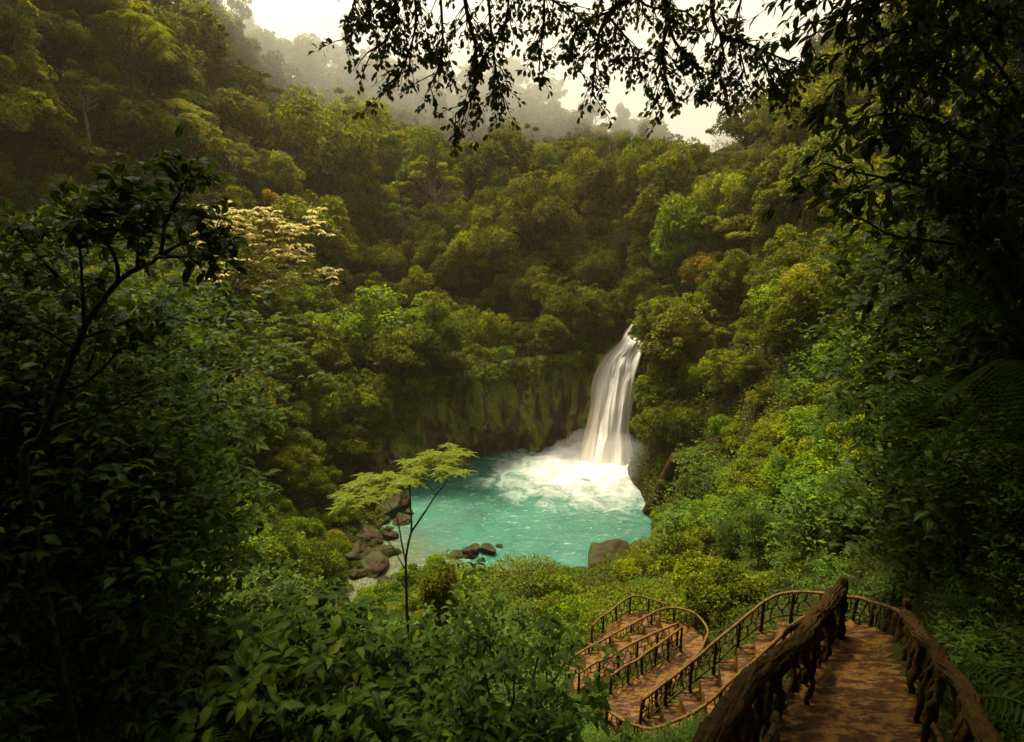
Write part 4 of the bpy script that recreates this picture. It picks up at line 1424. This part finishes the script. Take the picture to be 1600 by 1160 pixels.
def log_rail(label, pts, r, gap_seed, side):
    pts = np.asarray(pts)
    c = spline(pts, 120)
    cl = spline(pts, 420)
    org = c[0] - np.array([0, 0, RAILH + .2])
    root = thing('log_handrail', label, 'railing', org, 'thick log handrails of the nearest flight')
    T = Tubes()
    rad = np.interp(np.linspace(0, 1, 120), np.linspace(0, 1, len(r)), r)
    wob = np.stack([vnoise(np.arange(120) * .09, k, gap_seed) for k in (1., 5., 9.)], 1) * .05
    wl = np.stack([np.interp(np.linspace(0, 119, 420), np.arange(120), wob[:, j]) for j in range(3)], 1)
    T.add(cl + wl - org, np.interp(np.linspace(0, 119, 420), np.arange(120), rad), 56, rough=.30, freq=7, ridge=.30)
    obj('log', T.mesh('log', M_LOG), root)
    T = Tubes()
    T.add(c + wob[::-1] - org - np.array([0, 0, RAILH - .12]), rad * .45, 14, rough=.3, freq=6)
    obj('lower_log', T.mesh('lower_log', M_LOG), root)
    # root-like balusters
    R = random.Random(gap_seed)
    k = 2.0
    while k < 117:
        i = int(k)
        q = c[i] + wob[i] - org
        m = 12
        s = np.linspace(0, 1, m)[:, None]
        lean = np.array([R.gauss(0, .12), R.gauss(0, .12), 0])
        T = Tubes()
        w = R.uniform(.3, .6) * rad[i]
        ww = w * (1 + .5 * np.abs(np.linspace(-1, 1, m)) ** 2) * np.array([R.uniform(.7, 1.2) for _ in range(m)])
        T.add(q + lean * np.sin(PI * s) + np.array([0, 0, -(RAILH + .35)]) * s + np.array([[R.gauss(0, .02), R.gauss(0, .02), 0] for _ in range(m)]), ww, 14, rough=.4, freq=9, ridge=.25)
        obj('root_baluster', T.mesh('root_baluster', M_LOG), root)
        k += R.uniform(1.6, 3.4) if side else R.uniform(1.7, 3.6)
    # end post
    e = c[-1] - org
    T = Tubes()
    s = np.linspace(0, 1, 14)[:, None]
    T.add(e + np.array([.02, .02, .36]) + np.array([0, 0, -(RAILH + .75)]) * s + np.array([[.03 * math.sin(k * 1.3), .03 * math.cos(k), 0] for k in range(14)]), np.linspace(rad[-1] * .55, rad[-1] * 1.25, 14), 30, rough=.35, freq=6, ridge=.25)
    obj('end_post', T.mesh('end_post', M_LOG), root)
    return root


log_rail('thick brown log handrail left of the nearest flight, ending in a raised post', LOG_L, [.078, .078, .085, .105, .13, .15], 3, True)
log_rail('thick root propped log handrail right of the nearest flight', LOG_R, [.06, .06, .07, .09, .12, .14], 8, False)

# ------------------------------------------------------------------ boulders, fallen log
BOUL = [(610, 790, 3.0, 'largest brown boulder of the left shore, overhanging the water'), (628, 812, 1.3, 'small boulder tucked under the largest overhanging one'), (590, 815, 1.5, 'mossy boulder behind the overhanging boulder on the left shore'),
        (575, 840, 2.0, 'broad brown boulder in the middle of the left shore'), (600, 862, 1.6, 'brown boulder at the water in the middle of the left shore'), (548, 862, 1.9, 'rust coloured boulder against the left bank'),
        (530, 855, 1.5, 'blocky boulder half under the leaves of the left bank'), (585, 888, 1.7, 'low tilted slab at the near end of the left shore'), (560, 895, 1.3, 'flat wet boulder nearest the stream outlet'), (520, 885, 1.4, 'dark boulder leftmost on the shore'),
        (735, 862, 1.3, 'reddish rock breaking the water in front of the near bank'), (760, 858, 1.1, 'smaller reddish rock right of the other in the shallows'), (715, 868, .9, 'lowest reddish rock, leftmost in the shallows'),
        (945, 868, 2.3, 'mossy dark boulder at the right edge of the pool'), (978, 862, 1.4, 'smaller boulder right of the mossy dark one'), (915, 895, 1.2, 'wet brown rock at the near right shore'), (900, 915, 1.0, 'small pale rock at the foot of the near right bank')]
BOUL += [(640, 800, .7, 'little rock at the water just right of the overhanging boulder'), (612, 838, .9, 'little mossy rock in a gap of the left shore'), (572, 868, .8, 'little wet rock low in the left shore pile'),
         (598, 905, .7, 'little rock at the lip of the stream outlet'), (930, 885, .8, 'little rock left below the mossy dark boulder'), (1000, 852, .9, 'little rock at the foot of the right bank bushes'), (780, 853, .5, 'tiniest reddish rock at the right end of the shallows')]
for i, (px, py, r, lab) in enumerate(BOUL):
    q = PZ(px, py, .15 * r)
    o = obj('boulder', rock_mesh(r * .88, 40 + i, (1.25, .95, .55)))
    o.location = q
    o.rotation_euler = (random.gauss(0, .15), random.gauss(0, .15), random.uniform(0, 6))
    tag(o, lab, 'boulder', 'boulders along the shore of the pool')
a, b_ = PZ(1012, 802, .1), P(1057, 712, 68)
T = Tubes()
c = resample([a, b_], 40)
T.add(c - a, np.linspace(.72, .58, 40), 18, rough=.22, freq=1.5)
o = obj('fallen_log', T.mesh('fallen_log', M_LOG))
o.location = a
tag(o, 'dead brown log leaning from the right cliff into the pool', 'log')


# ------------------------------------------------------------------ hand-placed trees: branches drawn through the photo, each with its own distance
def grow(L, T, pts, r0, r1, ntw, twl, nl, ll, lw, hang=.3, shape=0, start=.25, moss=None, rndm=.45, whorl=False, sides=8, depth_j=.35):
    c = spline(pts, max(14, 5 * len(pts)))
    n = len(c)
    T.add(c, np.linspace(r0, r1, n), sides, rough=.15, cap=False)
    tan = nrm(np.gradient(c, axis=0))
    for k in range(ntw):
        s = RNG.uniform(start, 1.0) if k else 1.0
        i = min(n - 1, int(s * (n - 1)))
        dv = nrm(rand_dirs(1)[0] * np.array([1, 1, .8]) + tan[i] * .8 + np.array([0, 0, -hang]))
        tl = twl * RNG.uniform(.5, 1.25)
        m = 6
        q = np.linspace(0, 1, m)[:, None]
        tw = c[i] + dv * tl * q + np.array([0, 0, -hang * tl * .6]) * q ** 2 + RNG.normal(0, .02 * tl, (m, 3)) * q
        T.add(tw, np.linspace(min(r1, .012) * .9, .003, m), 4, cap=False)
        u = RNG.uniform(.25, 1, nl) ** .7
        pos = np.stack([np.interp(u, q[:, 0], tw[:, j]) for j in range(3)], 1)
        dr = rand_dirs(nl) * np.array([1, 1, .6]) + dv * .6 + np.array([0, 0, -hang * .8])
        l = ll * RNG.uniform(.6, 1.25, nl)
        L.add(pos + nrm(dr) * .03, dr, np.array([0, 0, 1.0]) + RNG.normal(0, .45, (nl, 3)), l, l * lw, np.clip(RNG.normal(rndm, .2, nl), 0, 1), detail=True, droop=.15, shape=shape)
    if moss is not None:
        m = moss
        u = RNG.uniform(0, 1, m)
        pos = np.stack([np.interp(u, np.linspace(0, 1, n), c[:, j]) for j in range(3)], 1)
        rr = np.interp(u, [0, 1], [r0, r1])
        d = rand_dirs(m) * np.array([1, 1, .3])
        MOSS.add(pos + nrm(d) * rr[:, None] * .8, d * .5 + np.array([0, 0, -1.0]), d, RNG.uniform(.05, .16, m), .03)


def tree_thing(name, label, cat, org, L, T, tint, leafmat, bark, crown='crown', trunk='trunk', group=None, moss=None):
    root = thing(name, label, cat, org, group)
    org = np.asarray(org, float)
    for B, nm, mt, col in ((L, crown, leafmat, tint), (T, trunk, bark, (1, 1, 1)), (moss, 'moss', M_MOSS, (1, 1, 1))):
        if B is None or not B.v:
            continue
        B.v = [v - org for v in B.v]
        oo = obj(nm, B.mesh(nm, mt), root, col)
        if nm == 'moss':
            oo['kind'] = 'stuff'
    return root


# 1. tree overhead whose branches hang into the top of the frame
L, T, MOSS = Leaves(), Tubes(), Leaves()
base = np.array([9.5, 6.5, float(ground(9.5, 6.5)) - .5])
fork = P(1700, -260, 8.5)
T.add(spline([base, base + np.array([.3, .2, 4]), .5 * (base + fork) + np.array([.6, 0, .5]), fork], 30), np.linspace(.42, .26, 30), 14, rough=.2)
main = spline([fork, P(1450, -190, 9.0), P(1200, -130, 9.6), P(980, -110, 9.8), P(780, -90, 9.6), P(600, -70, 9.2), P(480, -90, 9)], 60)
T.add(main, np.linspace(.2, .06, 60), 10, rough=.2)
HANG = [([(620, -75, 9.2), (618, 0, 9.1), (605, 60, 9.0), (575, 82, 8.9)], .03, 14), ([(600, -70, 9.2), (580, 0, 9.1), (560, 40, 9.0), (545, 60, 9)], .025, 10), ([(640, -75, 9.3), (650, 30, 9.2), (632, 100, 9.1), (612, 135, 9.0)], .03, 16),
        ([(720, -85, 9.5), (728, 10, 9.4), (744, 80, 9.3), (738, 150, 9.2), (712, 178, 9.1)], .045, 26), ([(760, -88, 9.5), (765, 20, 9.4), (775, 110, 9.3), (790, 170, 9.3)], .035, 22), ([(680, -80, 9.4), (690, 20, 9.3), (690, 90, 9.3), (672, 135, 9.2)], .03, 18),
        ([(850, -95, 9.7), (850, 20, 9.7), (845, 80, 9.6), (842, 110, 9.6)], .03, 16), ([(800, -90, 9.6), (795, 0, 9.6), (785, 55, 9.5)], .03, 14), ([(560, -75, 9.1), (555, -10, 9.1), (548, 30, 9)], .02, 8),
        ([(1010, -110, 9.8), (995, -20, 9.8), (955, 18, 9.7), (937, 50, 9.6), (930, 100, 9.6), (925, 145, 9.6)], .05, 26), ([(955, 18, 9.7), (905, 40, 9.7), (890, 90, 9.7)], .025, 12), ([(950, 25, 9.6), (985, 70, 9.5), (990, 105, 9.5)], .025, 12),
        ([(1050, -115, 9.8), (1040, -10, 9.7), (1052, 60, 9.6), (1080, 90, 9.5), (1098, 112, 9.5)], .065, 24), ([(1045, 20, 9.7), (1035, 90, 9.6), (1048, 150, 9.6)], .04, 18),
        ([(1120, -120, 9.7), (1112, 0, 9.6), (1125, 52, 9.5), (1175, 72, 9.4), (1212, 88, 9.3), (1245, 100, 9.2)], .06, 32), ([(1180, 74, 9.4), (1200, 110, 9.3), (1215, 145, 9.3)], .025, 14), ([(1125, 52, 9.5), (1130, 100, 9.5), (1105, 135, 9.4)], .025, 14), ([(1150, -125, 9.6), (1160, -20, 9.5), (1150, 40, 9.5), (1165, 120, 9.4)], .03, 14),
        ([(1000, -110, 9.8), (1000, 0, 9.7), (1075, 20, 9.6), (1090, 60, 9.5)], .03, 16), ([(700, -85, 9.4), (640, -20, 9.2), (600, 10, 9.1)], .03, 18), ([(760, -85, 9.4), (830, -20, 9.4), (880, 10, 9.4), (905, 25, 9.5)], .03, 20), ([(900, -95, 9.6), (960, -30, 9.6), (1000, -10, 9.6)], .03, 16)]
for pts, r0, ntw in HANG:
    grow(L, T, [P(*a) for a in pts], r0, .012, int(ntw * 1.35), .55, 12, .112, .6, hang=.35, shape=1, start=.3, moss=90 if r0 > .04 else 14)
# crown above the frame
for _ in range(110):
    a = RNG.uniform(0, 1)
    i = int(a * 59)
    c = main[i] + np.array([RNG.normal(0, 1.6), RNG.normal(-1.2, 2.2), abs(RNG.normal(1.6, 1.2))])
    px, py, t = proj(c)
    if t > .5 and py > -70:
        continue
    limb(T, main[i], c, .03, .008)
    m = 70
    L.add(c + RNG.normal(0, .5, (m, 3)), rand_dirs(m), np.array([0, 0, 1.0]) + RNG.normal(0, .5, (m, 3)), RNG.uniform(.1, .18, m), .07, detail=True, shape=1)
for _ in range(1700):  # unseen leaf clumps added overhead, out of view, to shade the foreground
    c = np.array([RNG.uniform(-19, 11), RNG.uniform(-9, 25), RNG.uniform(38, 52)])
    px, py, t = proj(c)
    if t > .5 and py > -290:
        continue
    m = 60
    L.add(c + RNG.normal(0, .7, (m, 3)), rand_dirs(m), np.array([0, 0, 1.0]) + RNG.normal(0, .4, (m, 3)), RNG.uniform(.2, .42, m), .2)
for k in range(14):
    limb(T, main[4 * k], np.array([RNG.uniform(-14, 8), RNG.uniform(-8, 3), RNG.uniform(38, 42)]), .08, .02, sag=-.1, n=12)
tree_thing('overhanging_tree', 'dark tree overhead with mossy branches hanging leafy into the pale sky', 'tree', base, L, T, (1.0, .85, .5), M_NEAR, M_DBARK, moss=MOSS)

# 2. dark broad leaved tree filling the upper right
L, T, MOSS = Leaves(), Tubes(), Leaves()
base = np.array([13.5, 9.5, float(ground(13.5, 9.5)) - .5])
tp = [base, P(1680, 560, 10.2), P(1640, 250, 10), P(1600, -50, 9.8), P(1560, -250, 9.6)]
tc = spline(tp, 40)
T.add(tc, np.linspace(.34, .16, 40), 12, rough=.2)
RB = [[(1640, 250, 10), (1540, 150, 9), (1450, 100, 8.4), (1380, 105, 8.0)], [(1615, 60, 9.9), (1500, 0, 9), (1380, -10, 8.6), (1290, 30, 8.4), (1255, 40, 8.4)], [(1610, 0, 9.8), (1450, -80, 8.8), (1330, -50, 8.6), (1240, -10, 8.6)],
      [(1650, 330, 10), (1560, 250, 8.8), (1460, 190, 8.2), (1370, 180, 7.8), (1310, 215, 7.6)], [(1650, 380, 10), (1540, 320, 8.8), (1440, 290, 8.2), (1340, 270, 7.8), (1285, 255, 7.7)],
      [(1660, 440, 10.1), (1560, 400, 9), (1480, 380, 8.4), (1400, 370, 8), (1350, 345, 7.8)], [(1670, 520, 10.2), (1580, 490, 9.2), (1500, 470, 8.8), (1440, 455, 8.6)], [(1600, -40, 9.8), (1520, 40, 8.8), (1440, 40, 8.4), (1350, 70, 8.2), (1320, 120, 8.1)],
      [(1640, 220, 10), (1600, 160, 8.4), (1540, 80, 7.8), (1480, 40, 7.6)], [(1660, 420, 10), (1620, 340, 8.6), (1580, 280, 8.0), (1500, 260, 7.8)], [(1670, 500, 10), (1630, 460, 9), (1570, 380, 8.4), (1520, 330, 8.2)], [(1590, -100, 9.7), (1480, -40, 8.4), (1420, 60, 8.2), (1400, 180, 8.1)],
      [(1680, 560, 10.2), (1640, 560, 9), (1580, 540, 8.4), (1530, 560, 8.2)], [(1650, 330, 10), (1600, 300, 7.6), (1560, 200, 7.2), (1580, 120, 7)]]
for pts in RB:
    grow(L, T, [P(*a) for a in pts],   .05, .012, 42, .75, 9, .24, .40, hang=.45, start=.15, rndm=.4)
for _ in range(60):
    i = RNG.integers(18, 40)
    c = tc[i] + np.array([RNG.normal(.4, 1.5), RNG.normal(-.8, 1.8), RNG.normal(.6, 1.4)])
    px, py, t = proj(c)
    if t < 1.0 or (t < 6 and -100 < py < 1200 and px < 1700) or (t >= 6 and px < 1420):
        continue
    limb(T, tc[i], c, .03, .008)
    m = 60
    L.add(c + RNG.normal(0, .5, (m, 3)), rand_dirs(m), np.array([0, 0, 1.0]) + RNG.normal(0, .5, (m, 3)), RNG.uniform(.16, .28, m), .1, detail=True)
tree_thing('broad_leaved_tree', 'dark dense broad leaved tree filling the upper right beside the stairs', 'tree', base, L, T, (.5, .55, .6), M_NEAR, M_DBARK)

# 3. leaning dark tree in the left foreground
L, T, MOSS = Leaves(), Tubes(), Leaves()
tr = [P(40, 760, 8.3), P(68, 680, 8.2), P(92, 610, 8.1), P(125, 530, 8.0), P(142, 495, 8.0), P(185, 440, 7.9), P(215, 420, 7.9), P(248, 402, 7.9), P(257, 350, 7.8), P(252, 322, 7.8), P(215, 292, 7.8), P(195, 280, 7.7)]
b0 = tr[0].copy()
b0[2] = min(b0[2], float(ground(b0[0], b0[1]))) - .3
T.add(spline([b0] + tr, 60), np.interp(np.linspace(0, 1, 60), [0, .5, .72, 1], [.065, .06, .042, .015]), 10, rough=.2)
LB = [[(142, 495, 8), (126, 465, 8.1), (98, 440, 8.2), (75, 432, 8.2)], [(185, 440, 7.9), (182, 410, 7.8), (165, 375, 7.7), (135, 352, 7.7), (110, 340, 7.7)], [(165, 375, 7.7), (175, 345, 7.6), (172, 320, 7.6)], [(257, 350, 7.8), (275, 315, 7.7), (285, 290, 7.7), (300, 275, 7.7)],
      [(248, 402, 7.9), (275, 385, 8), (310, 372, 8.1), (335, 360, 8.2)], [(118, 545, 8), (80, 522, 8), (40, 505, 8), (0, 500, 8)], [(132, 510, 8), (128, 440, 7.6), (125, 390, 7.4), (115, 330, 7.3)], [(98, 440, 8.2), (60, 400, 8), (30, 360, 8), (20, 330, 8)], [(248, 402, 7.9), (310, 400, 8.2), (345, 395, 8.4)],
      [(92, 610, 8.1), (130, 600, 8.3), (175, 560, 8.5), (200, 520, 8.6)], [(68, 680, 8.2), (110, 660, 8.4), (180, 640, 8.6), (240, 600, 8.8)], [(125, 530, 8), (180, 510, 8.4), (230, 490, 8.6)], [(215, 420, 7.9), (215, 360, 7.5), (205, 320, 7.4)], [(20, 500, 8), (-30, 420, 7.8), (-20, 360, 7.7)]]
for pts in LB:
    grow(L, T, [P(*a) for a in pts], .03, .008, 17, .5, 8, .21, .46, hang=.12, start=.25, rndm=.45)
grow(L, T, [P(252, 322, 7.8), P(215, 292, 7.8), P(190, 278, 7.7)], .018, .008, 10, .35, 6, .26, .5, hang=0)
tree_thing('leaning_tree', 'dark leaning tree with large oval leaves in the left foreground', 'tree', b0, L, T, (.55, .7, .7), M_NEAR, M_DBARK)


def clusters(L, centres, n, rad, nl, ll, lw, mat_droop=.25, up=1.0):
    for c in centres:
        for _ in range(n):
            q = np.asarray(c) + RNG.normal(0, rad, 3) * np.array([1, 1, .75])
            a = np.arange(nl) / nl * 2 * PI + RNG.uniform(0, 6)
            dv = np.stack([np.cos(a), np.sin(a), RNG.normal(-.12, .15, nl)], 1)
            l = ll * RNG.uniform(.6, 1.2, nl)
            L.add(np.tile(q, (nl, 1)), dv, np.tile([0, 0, up], (nl, 1)) + RNG.normal(0, .25, (nl, 3)), l, l * lw, np.clip(RNG.normal(.5, .22, nl), 0, 1), droop=mat_droop)


# 4. pale leaved tree left of centre
L, T = Leaves(), Tubes()
D = 27.0
stem = [P(262, 668, D), P(285, 640, D), P(312, 612, D), P(340, 560, D), P(352, 500, D), P(365, 450, D)]
b0 = stem[0].copy()
b0[2] = min(b0[2], float(ground(b0[0], b0[1]))) - .4
T.add(spline([b0] + stem, 40), np.linspace(.14, .05, 40), 8, rough=.15)
cents = []
for pts in [[(365, 450), (395, 410), (430, 372), (470, 350), (488, 345)], [(365, 450), (390, 445), (440, 440), (475, 432), (515, 424)], [(358, 470), (372, 415), (362, 402), (372, 372), (380, 345)], [(365, 450), (420, 405), (445, 395), (470, 400)], [(360, 465), (330, 420), (322, 370), (330, 330)], [(385, 425), (385, 380), (352, 345), (345, 330)], [(430, 372), (425, 350), (405, 340)]]:
    q = [P(a, b, D - .4 * k) for k, (a, b) in enumerate(pts)]
    T.add(spline(q, 18), np.linspace(.035, .012, 18), 5, cap=False)
    cents += list(resample(q[1:], 7))
clusters(L, cents, 8, .36, 9, .30, .34)
tree_thing('pale_leaved_tree', 'slender tree with pale cream leaf sprays and whitish branches left of centre', 'tree', b0, L, T, (1, 1, 1), M_PALE, M_PBARK)

# 5. yellow green sapling below it
L, T = Leaves(), Tubes()
stem = [P(300, 660, 25), P(330, 620, 25), P(345, 588, 25), P(380, 575, 25), P(420, 575, 25.2)]
b0 = stem[0].copy()
b0[2] = min(b0[2], float(ground(b0[0], b0[1]))) - .4
T.add(spline([b0] + stem, 30), np.linspace(.10, .03, 30), 8, rough=.15)
cents = []
for pts in [[(380, 575), (412, 550), (440, 540), (478, 535)], [(380, 575), (420, 560), (455, 585)], [(380, 575), (400, 530), (425, 512), (445, 510)], [(345, 588), (350, 540), (370, 520)], [(330, 620), (400, 640), (430, 650)], [(420, 575), (450, 560), (490, 545)]]:
    q = [P(a, b, 25 - .3 * k) for k, (a, b) in enumerate(pts)]
    T.add(spline(q, 14), np.linspace(.028, .01, 14), 5, cap=False)
    cents += list(resample(q[1:], 5))
clusters(L, cents, 4, .3, 9, .26, .34)
tree_thing('yellow_green_sapling', 'yellow green sapling with horizontal leafy sprays below the pale leaved tree', 'tree', b0, L, T, (.62, .7, .8), M_FLAT, M_PBARK)

# 6. flat crowned little tree in front of the pool
L, T = Leaves(), Tubes()
D = 29.0
b0 = P(634, 905, D)
gzz = float(ground(b0[0], b0[1]))
b0[2] = min(b0[2], gzz) - .3
T.add(spline([b0, P(634, 895, D), P(638, 850, D), P(643, 825, D), P(641, 780, D), P(640, 742, D)], 30), np.linspace(.10, .03, 30), 8, rough=.12)
T.add(spline([P(642, 832, D), P(662, 803, D - .3), P(682, 773, D - .5), P(698, 752, D - .7), P(703, 735, D - .8)], 20), np.linspace(.06, .02, 20), 6)
T.add(spline([P(682, 773, D - .5), P(670, 758, D - .2), P(662, 746, D)], 10), np.linspace(.03, .015, 10), 5)
T.add(spline([P(635, 885, D), P(628, 850, D + .3), P(620, 810, D + .5), P(604, 782, D + .7)], 20), np.linspace(.05, .02, 20), 6)
T.add(spline([P(632, 888, D), P(610, 850, D + .2), P(585, 820, D + .2), P(556, 796, D + .2)], 20), np.linspace(.035, .012, 20), 5)
line = spline([P(540, 782, D), P(575, 760, D), P(610, 748, D), P(640, 738, D), P(675, 728, D), P(700, 720, D), P(722, 722, D)], 15)
for i, c in enumerate(line):
    for _ in range(6):
        q = c + np.array([RNG.normal(0, .3), RNG.normal(0, .9), RNG.normal(.05, .24)])
        T.add(np.stack([c + np.array([0, 0, -.12]), q]), [.012, .006], 4, cap=False)
        for w in range(7):
            a = w / 7 * 2 * PI + RNG.uniform(0, .6)
            ln = RNG.uniform(.45, .75)
            dv = np.array([math.cos(a), math.sin(a), .12])
            m = 12
            s = np.linspace(.1, 1, m)
            pp = q + dv * (s * ln)[:, None] + np.array([0, 0, -.32 * ln]) * (s ** 2)[:, None]
            sd = np.array([-math.sin(a), math.cos(a), 0])
            for sg in (-1, 1):
                L.add(pp, np.tile(sd * sg + dv * .5 + np.array([0, 0, -.15]), (m, 1)), np.tile([0, 0, 1.0], (m, 1)) + RNG.normal(0, .15, (m, 3)), .17 * (1.25 - s), .06, np.clip(RNG.normal(.5, .2, m), 0, 1), droop=.2)
tree_thing('flat_crowned_tree', 'small tree with a flat tilted yellow green crown in front of the pool', 'tree', b0, L, T, (1, 1, 1), M_FLAT, M_DBARK)

# 7. tree fern at the right
L, T = Leaves(), Tubes()
b0 = P(1740, 660, 9.2)
crown0 = P(1600, 560, 9)
b0[2] = float(ground(b0[0], b0[1])) - .4
T.add(spline([b0, .5 * (b0 + crown0) + np.array([.1, .1, 0]), crown0], 16), np.linspace(.12, .08, 16), 10, rough=.3)
root = thing('tree_fern', 'tree fern with long feathery fronds drooping at the right edge', 'fern', b0)
obj('trunk', (lambda: (setattr(T, 'v', [v - b0 for v in T.v]), T.mesh('trunk', M_DBARK))[1])(), root, (1, 1, 1))
for pts in [[(1600, 560, 9), (1520, 570, 8.6), (1430, 600, 8.3), (1370, 645, 8.1), (1312, 700, 8.0)], [(1600, 560, 9), (1560, 480, 8.6), (1500, 440, 8.3), (1420, 440, 8.1), (1365, 470, 8.0)], [(1600, 560, 9), (1540, 420, 8.5), (1470, 330, 8.2), (1400, 300, 8)],
            [(1600, 560, 9), (1560, 620, 8.2), (1500, 680, 7.8), (1450, 780, 7.6)], [(1600, 560, 9), (1580, 440, 8.6), (1560, 350, 8.4), (1500, 300, 8.2)], [(1600, 560, 9), (1640, 480, 8.4), (1660, 440, 8), (1700, 430, 7.8)], [(1600, 560, 9), (1570, 560, 7.8), (1530, 590, 7.2), (1480, 640, 6.9)]]:
    L, T = Leaves(), Tubes()
    frond(L, T, [P(*a) for a in pts], .75, .014, 40, tri=True, hang=.75)
    L.v = [v - b0 for v in L.v]
    T.v = [v - b0 for v in T.v]
    f = obj('frond', L.mesh('frond', M_NEAR), root, (1.7, 1.9, .8))  # brightened frond tint stands in for missing front light
    obj('stalk', T.mesh('stalk', M_DBARK), f, (1, 1, 1))

# ------------------------------------------------------------------ labels of the scattered plants
NUMW = {}
bykey = {}
for p in PLACED:
    if p['label'] is None:
        bykey.setdefault((p['zone'], p['tint'], p['kind']), []).append(p)
    else:
        p['root']['label'] = p['label']
ROW = ['lowest', 'second lowest', 'third lowest']
for (zone, tint, kind), ps in bykey.items():
    ps.sort(key=lambda p: proj(p['pos'])[0])
    adj, noun, _ = FORM[kind]
    zone = zone.replace('in the dark thicket right of the stairs', 'right of the stairs') if kind == 'thicket' else zone
    for i, p in enumerate(ps):
        if len(ps) == 1:
            lab = f'only {tint} {adj} {noun} {zone}'
        elif i == len(ps) - 1:
            lab = f'rightmost {tint} {adj} {noun} {zone}'
        elif i < len(ORD):
            lab = f'{tint} {adj} {noun} {zone}, {ORD[i]}'
        else:
            k = len(ps) - 1 - i
            w = ['rightmost', 'second from right', 'third from right', 'fourth from right', 'fifth from right', 'sixth from right', 'seventh from right', 'eighth from right', 'ninth from right', 'tenth from right'][min(k, 9)]
            lab = f'{tint} {adj} {noun} {zone}, {w}'
        p['root']['label'] = lab
print('PLACED', len(PLACED), {z: sum(p['zone'] == z for p in PLACED) for z in {p['zone'] for p in PLACED}})

# ------------------------------------------------------------------ air
def box(name, x0, x1, y0, y1, z0, z1, mat):
    v = [(x, y, z) for x in (x0, x1) for y in (y0, y1) for z in (z0, z1)]
    f = np.array([[0, 1, 3, 2], [4, 6, 7, 5], [0, 4, 5, 1], [2, 3, 7, 6], [0, 2, 6, 4], [1, 5, 7, 3]])
    return obj(name, np_mesh(name, v, [f], mat))


zmin = float(H.min())
o = box('haze', -310, 310, -70, 480, zmin - 1, max(float(H.max()) + 25, 160), volume_mat('warm haze', (1, .86, .50), .00018, .3))
tag(o, 'warm golden haze filling the valley', kind='stuff')
M_MIST = volume_mat('mist', (1, .965, .86), .0095, .0)
o = obj('mist_bank', blob('mist_bank', 1.0, 5.5, M_MIST, .35, (200, 150, 62), 1.7, 72))
o.location = (10, 262, 112)
tag(o, 'bank of pale low cloud drifting through the ridge trees', kind='stuff')

# ------------------------------------------------------------------ light
SUN_EL, SUN_AZ = math.radians(66), math.radians(-28)      # azimuth from +Y towards +X
sd = Vector((math.sin(SUN_AZ) * math.cos(SUN_EL), math.cos(SUN_AZ) * math.cos(SUN_EL), math.sin(SUN_EL)))
sun = bpy.data.objects.new('sun', bpy.data.lights.new('sun', 'SUN'))
C.objects.link(sun)
sun.data.energy = 4.2
sun.data.angle = math.radians(9)
sun.data.color = (1, .88, .66)
sun.rotation_euler = (-sd).to_track_quat('-Z', 'Y').to_euler()
w = bpy.data.worlds.new('World')
sc.world = w
w.use_nodes = True
nt = w.node_tree
nt.nodes.clear()
out = nt.nodes.new('ShaderNodeOutputWorld')
bg = nt.nodes.new('ShaderNodeBackground')
sky = nt.nodes.new('ShaderNodeTexSky')
sky.sky_type = 'NISHITA'
sky.sun_disc = False
sky.sun_elevation = SUN_EL
sky.sun_rotation = SUN_AZ
sky.air_density, sky.dust_density, sky.ozone_density = 1.0, 6.0, 1.0
hs = nt.nodes.new('ShaderNodeHueSaturation')
hs.inputs['Saturation'].default_value = .12
nt.links.new(sky.outputs[0], hs.inputs['Color'])
wc = mix(nt, 1.0, hs.outputs[0], (1.0, .955, .89), 'MULTIPLY')
nt.links.new(wc, bg.inputs['Color'])
bg.inputs['Strength'].default_value = .15
nt.links.new(bg.outputs[0], out.inputs['Surface'])

sc.view_settings.view_transform = 'Standard'
sc.view_settings.look = 'None'
sc.view_settings.exposure = 1.08
cy = sc.cycles
cy.use_denoising = True
try:
    cy.denoiser = 'OPENIMAGEDENOISE'
    cy.denoising_input_passes = 'RGB_ALBEDO_NORMAL'
except Exception:
    pass
cy.max_bounces = 5
cy.diffuse_bounces = 2
cy.glossy_bounces = 1
cy.transmission_bounces = 3
cy.transparent_max_bounces = 12
cy.volume_bounces = 2
cy.use_light_tree = False
cy.sample_clamp_indirect = 4
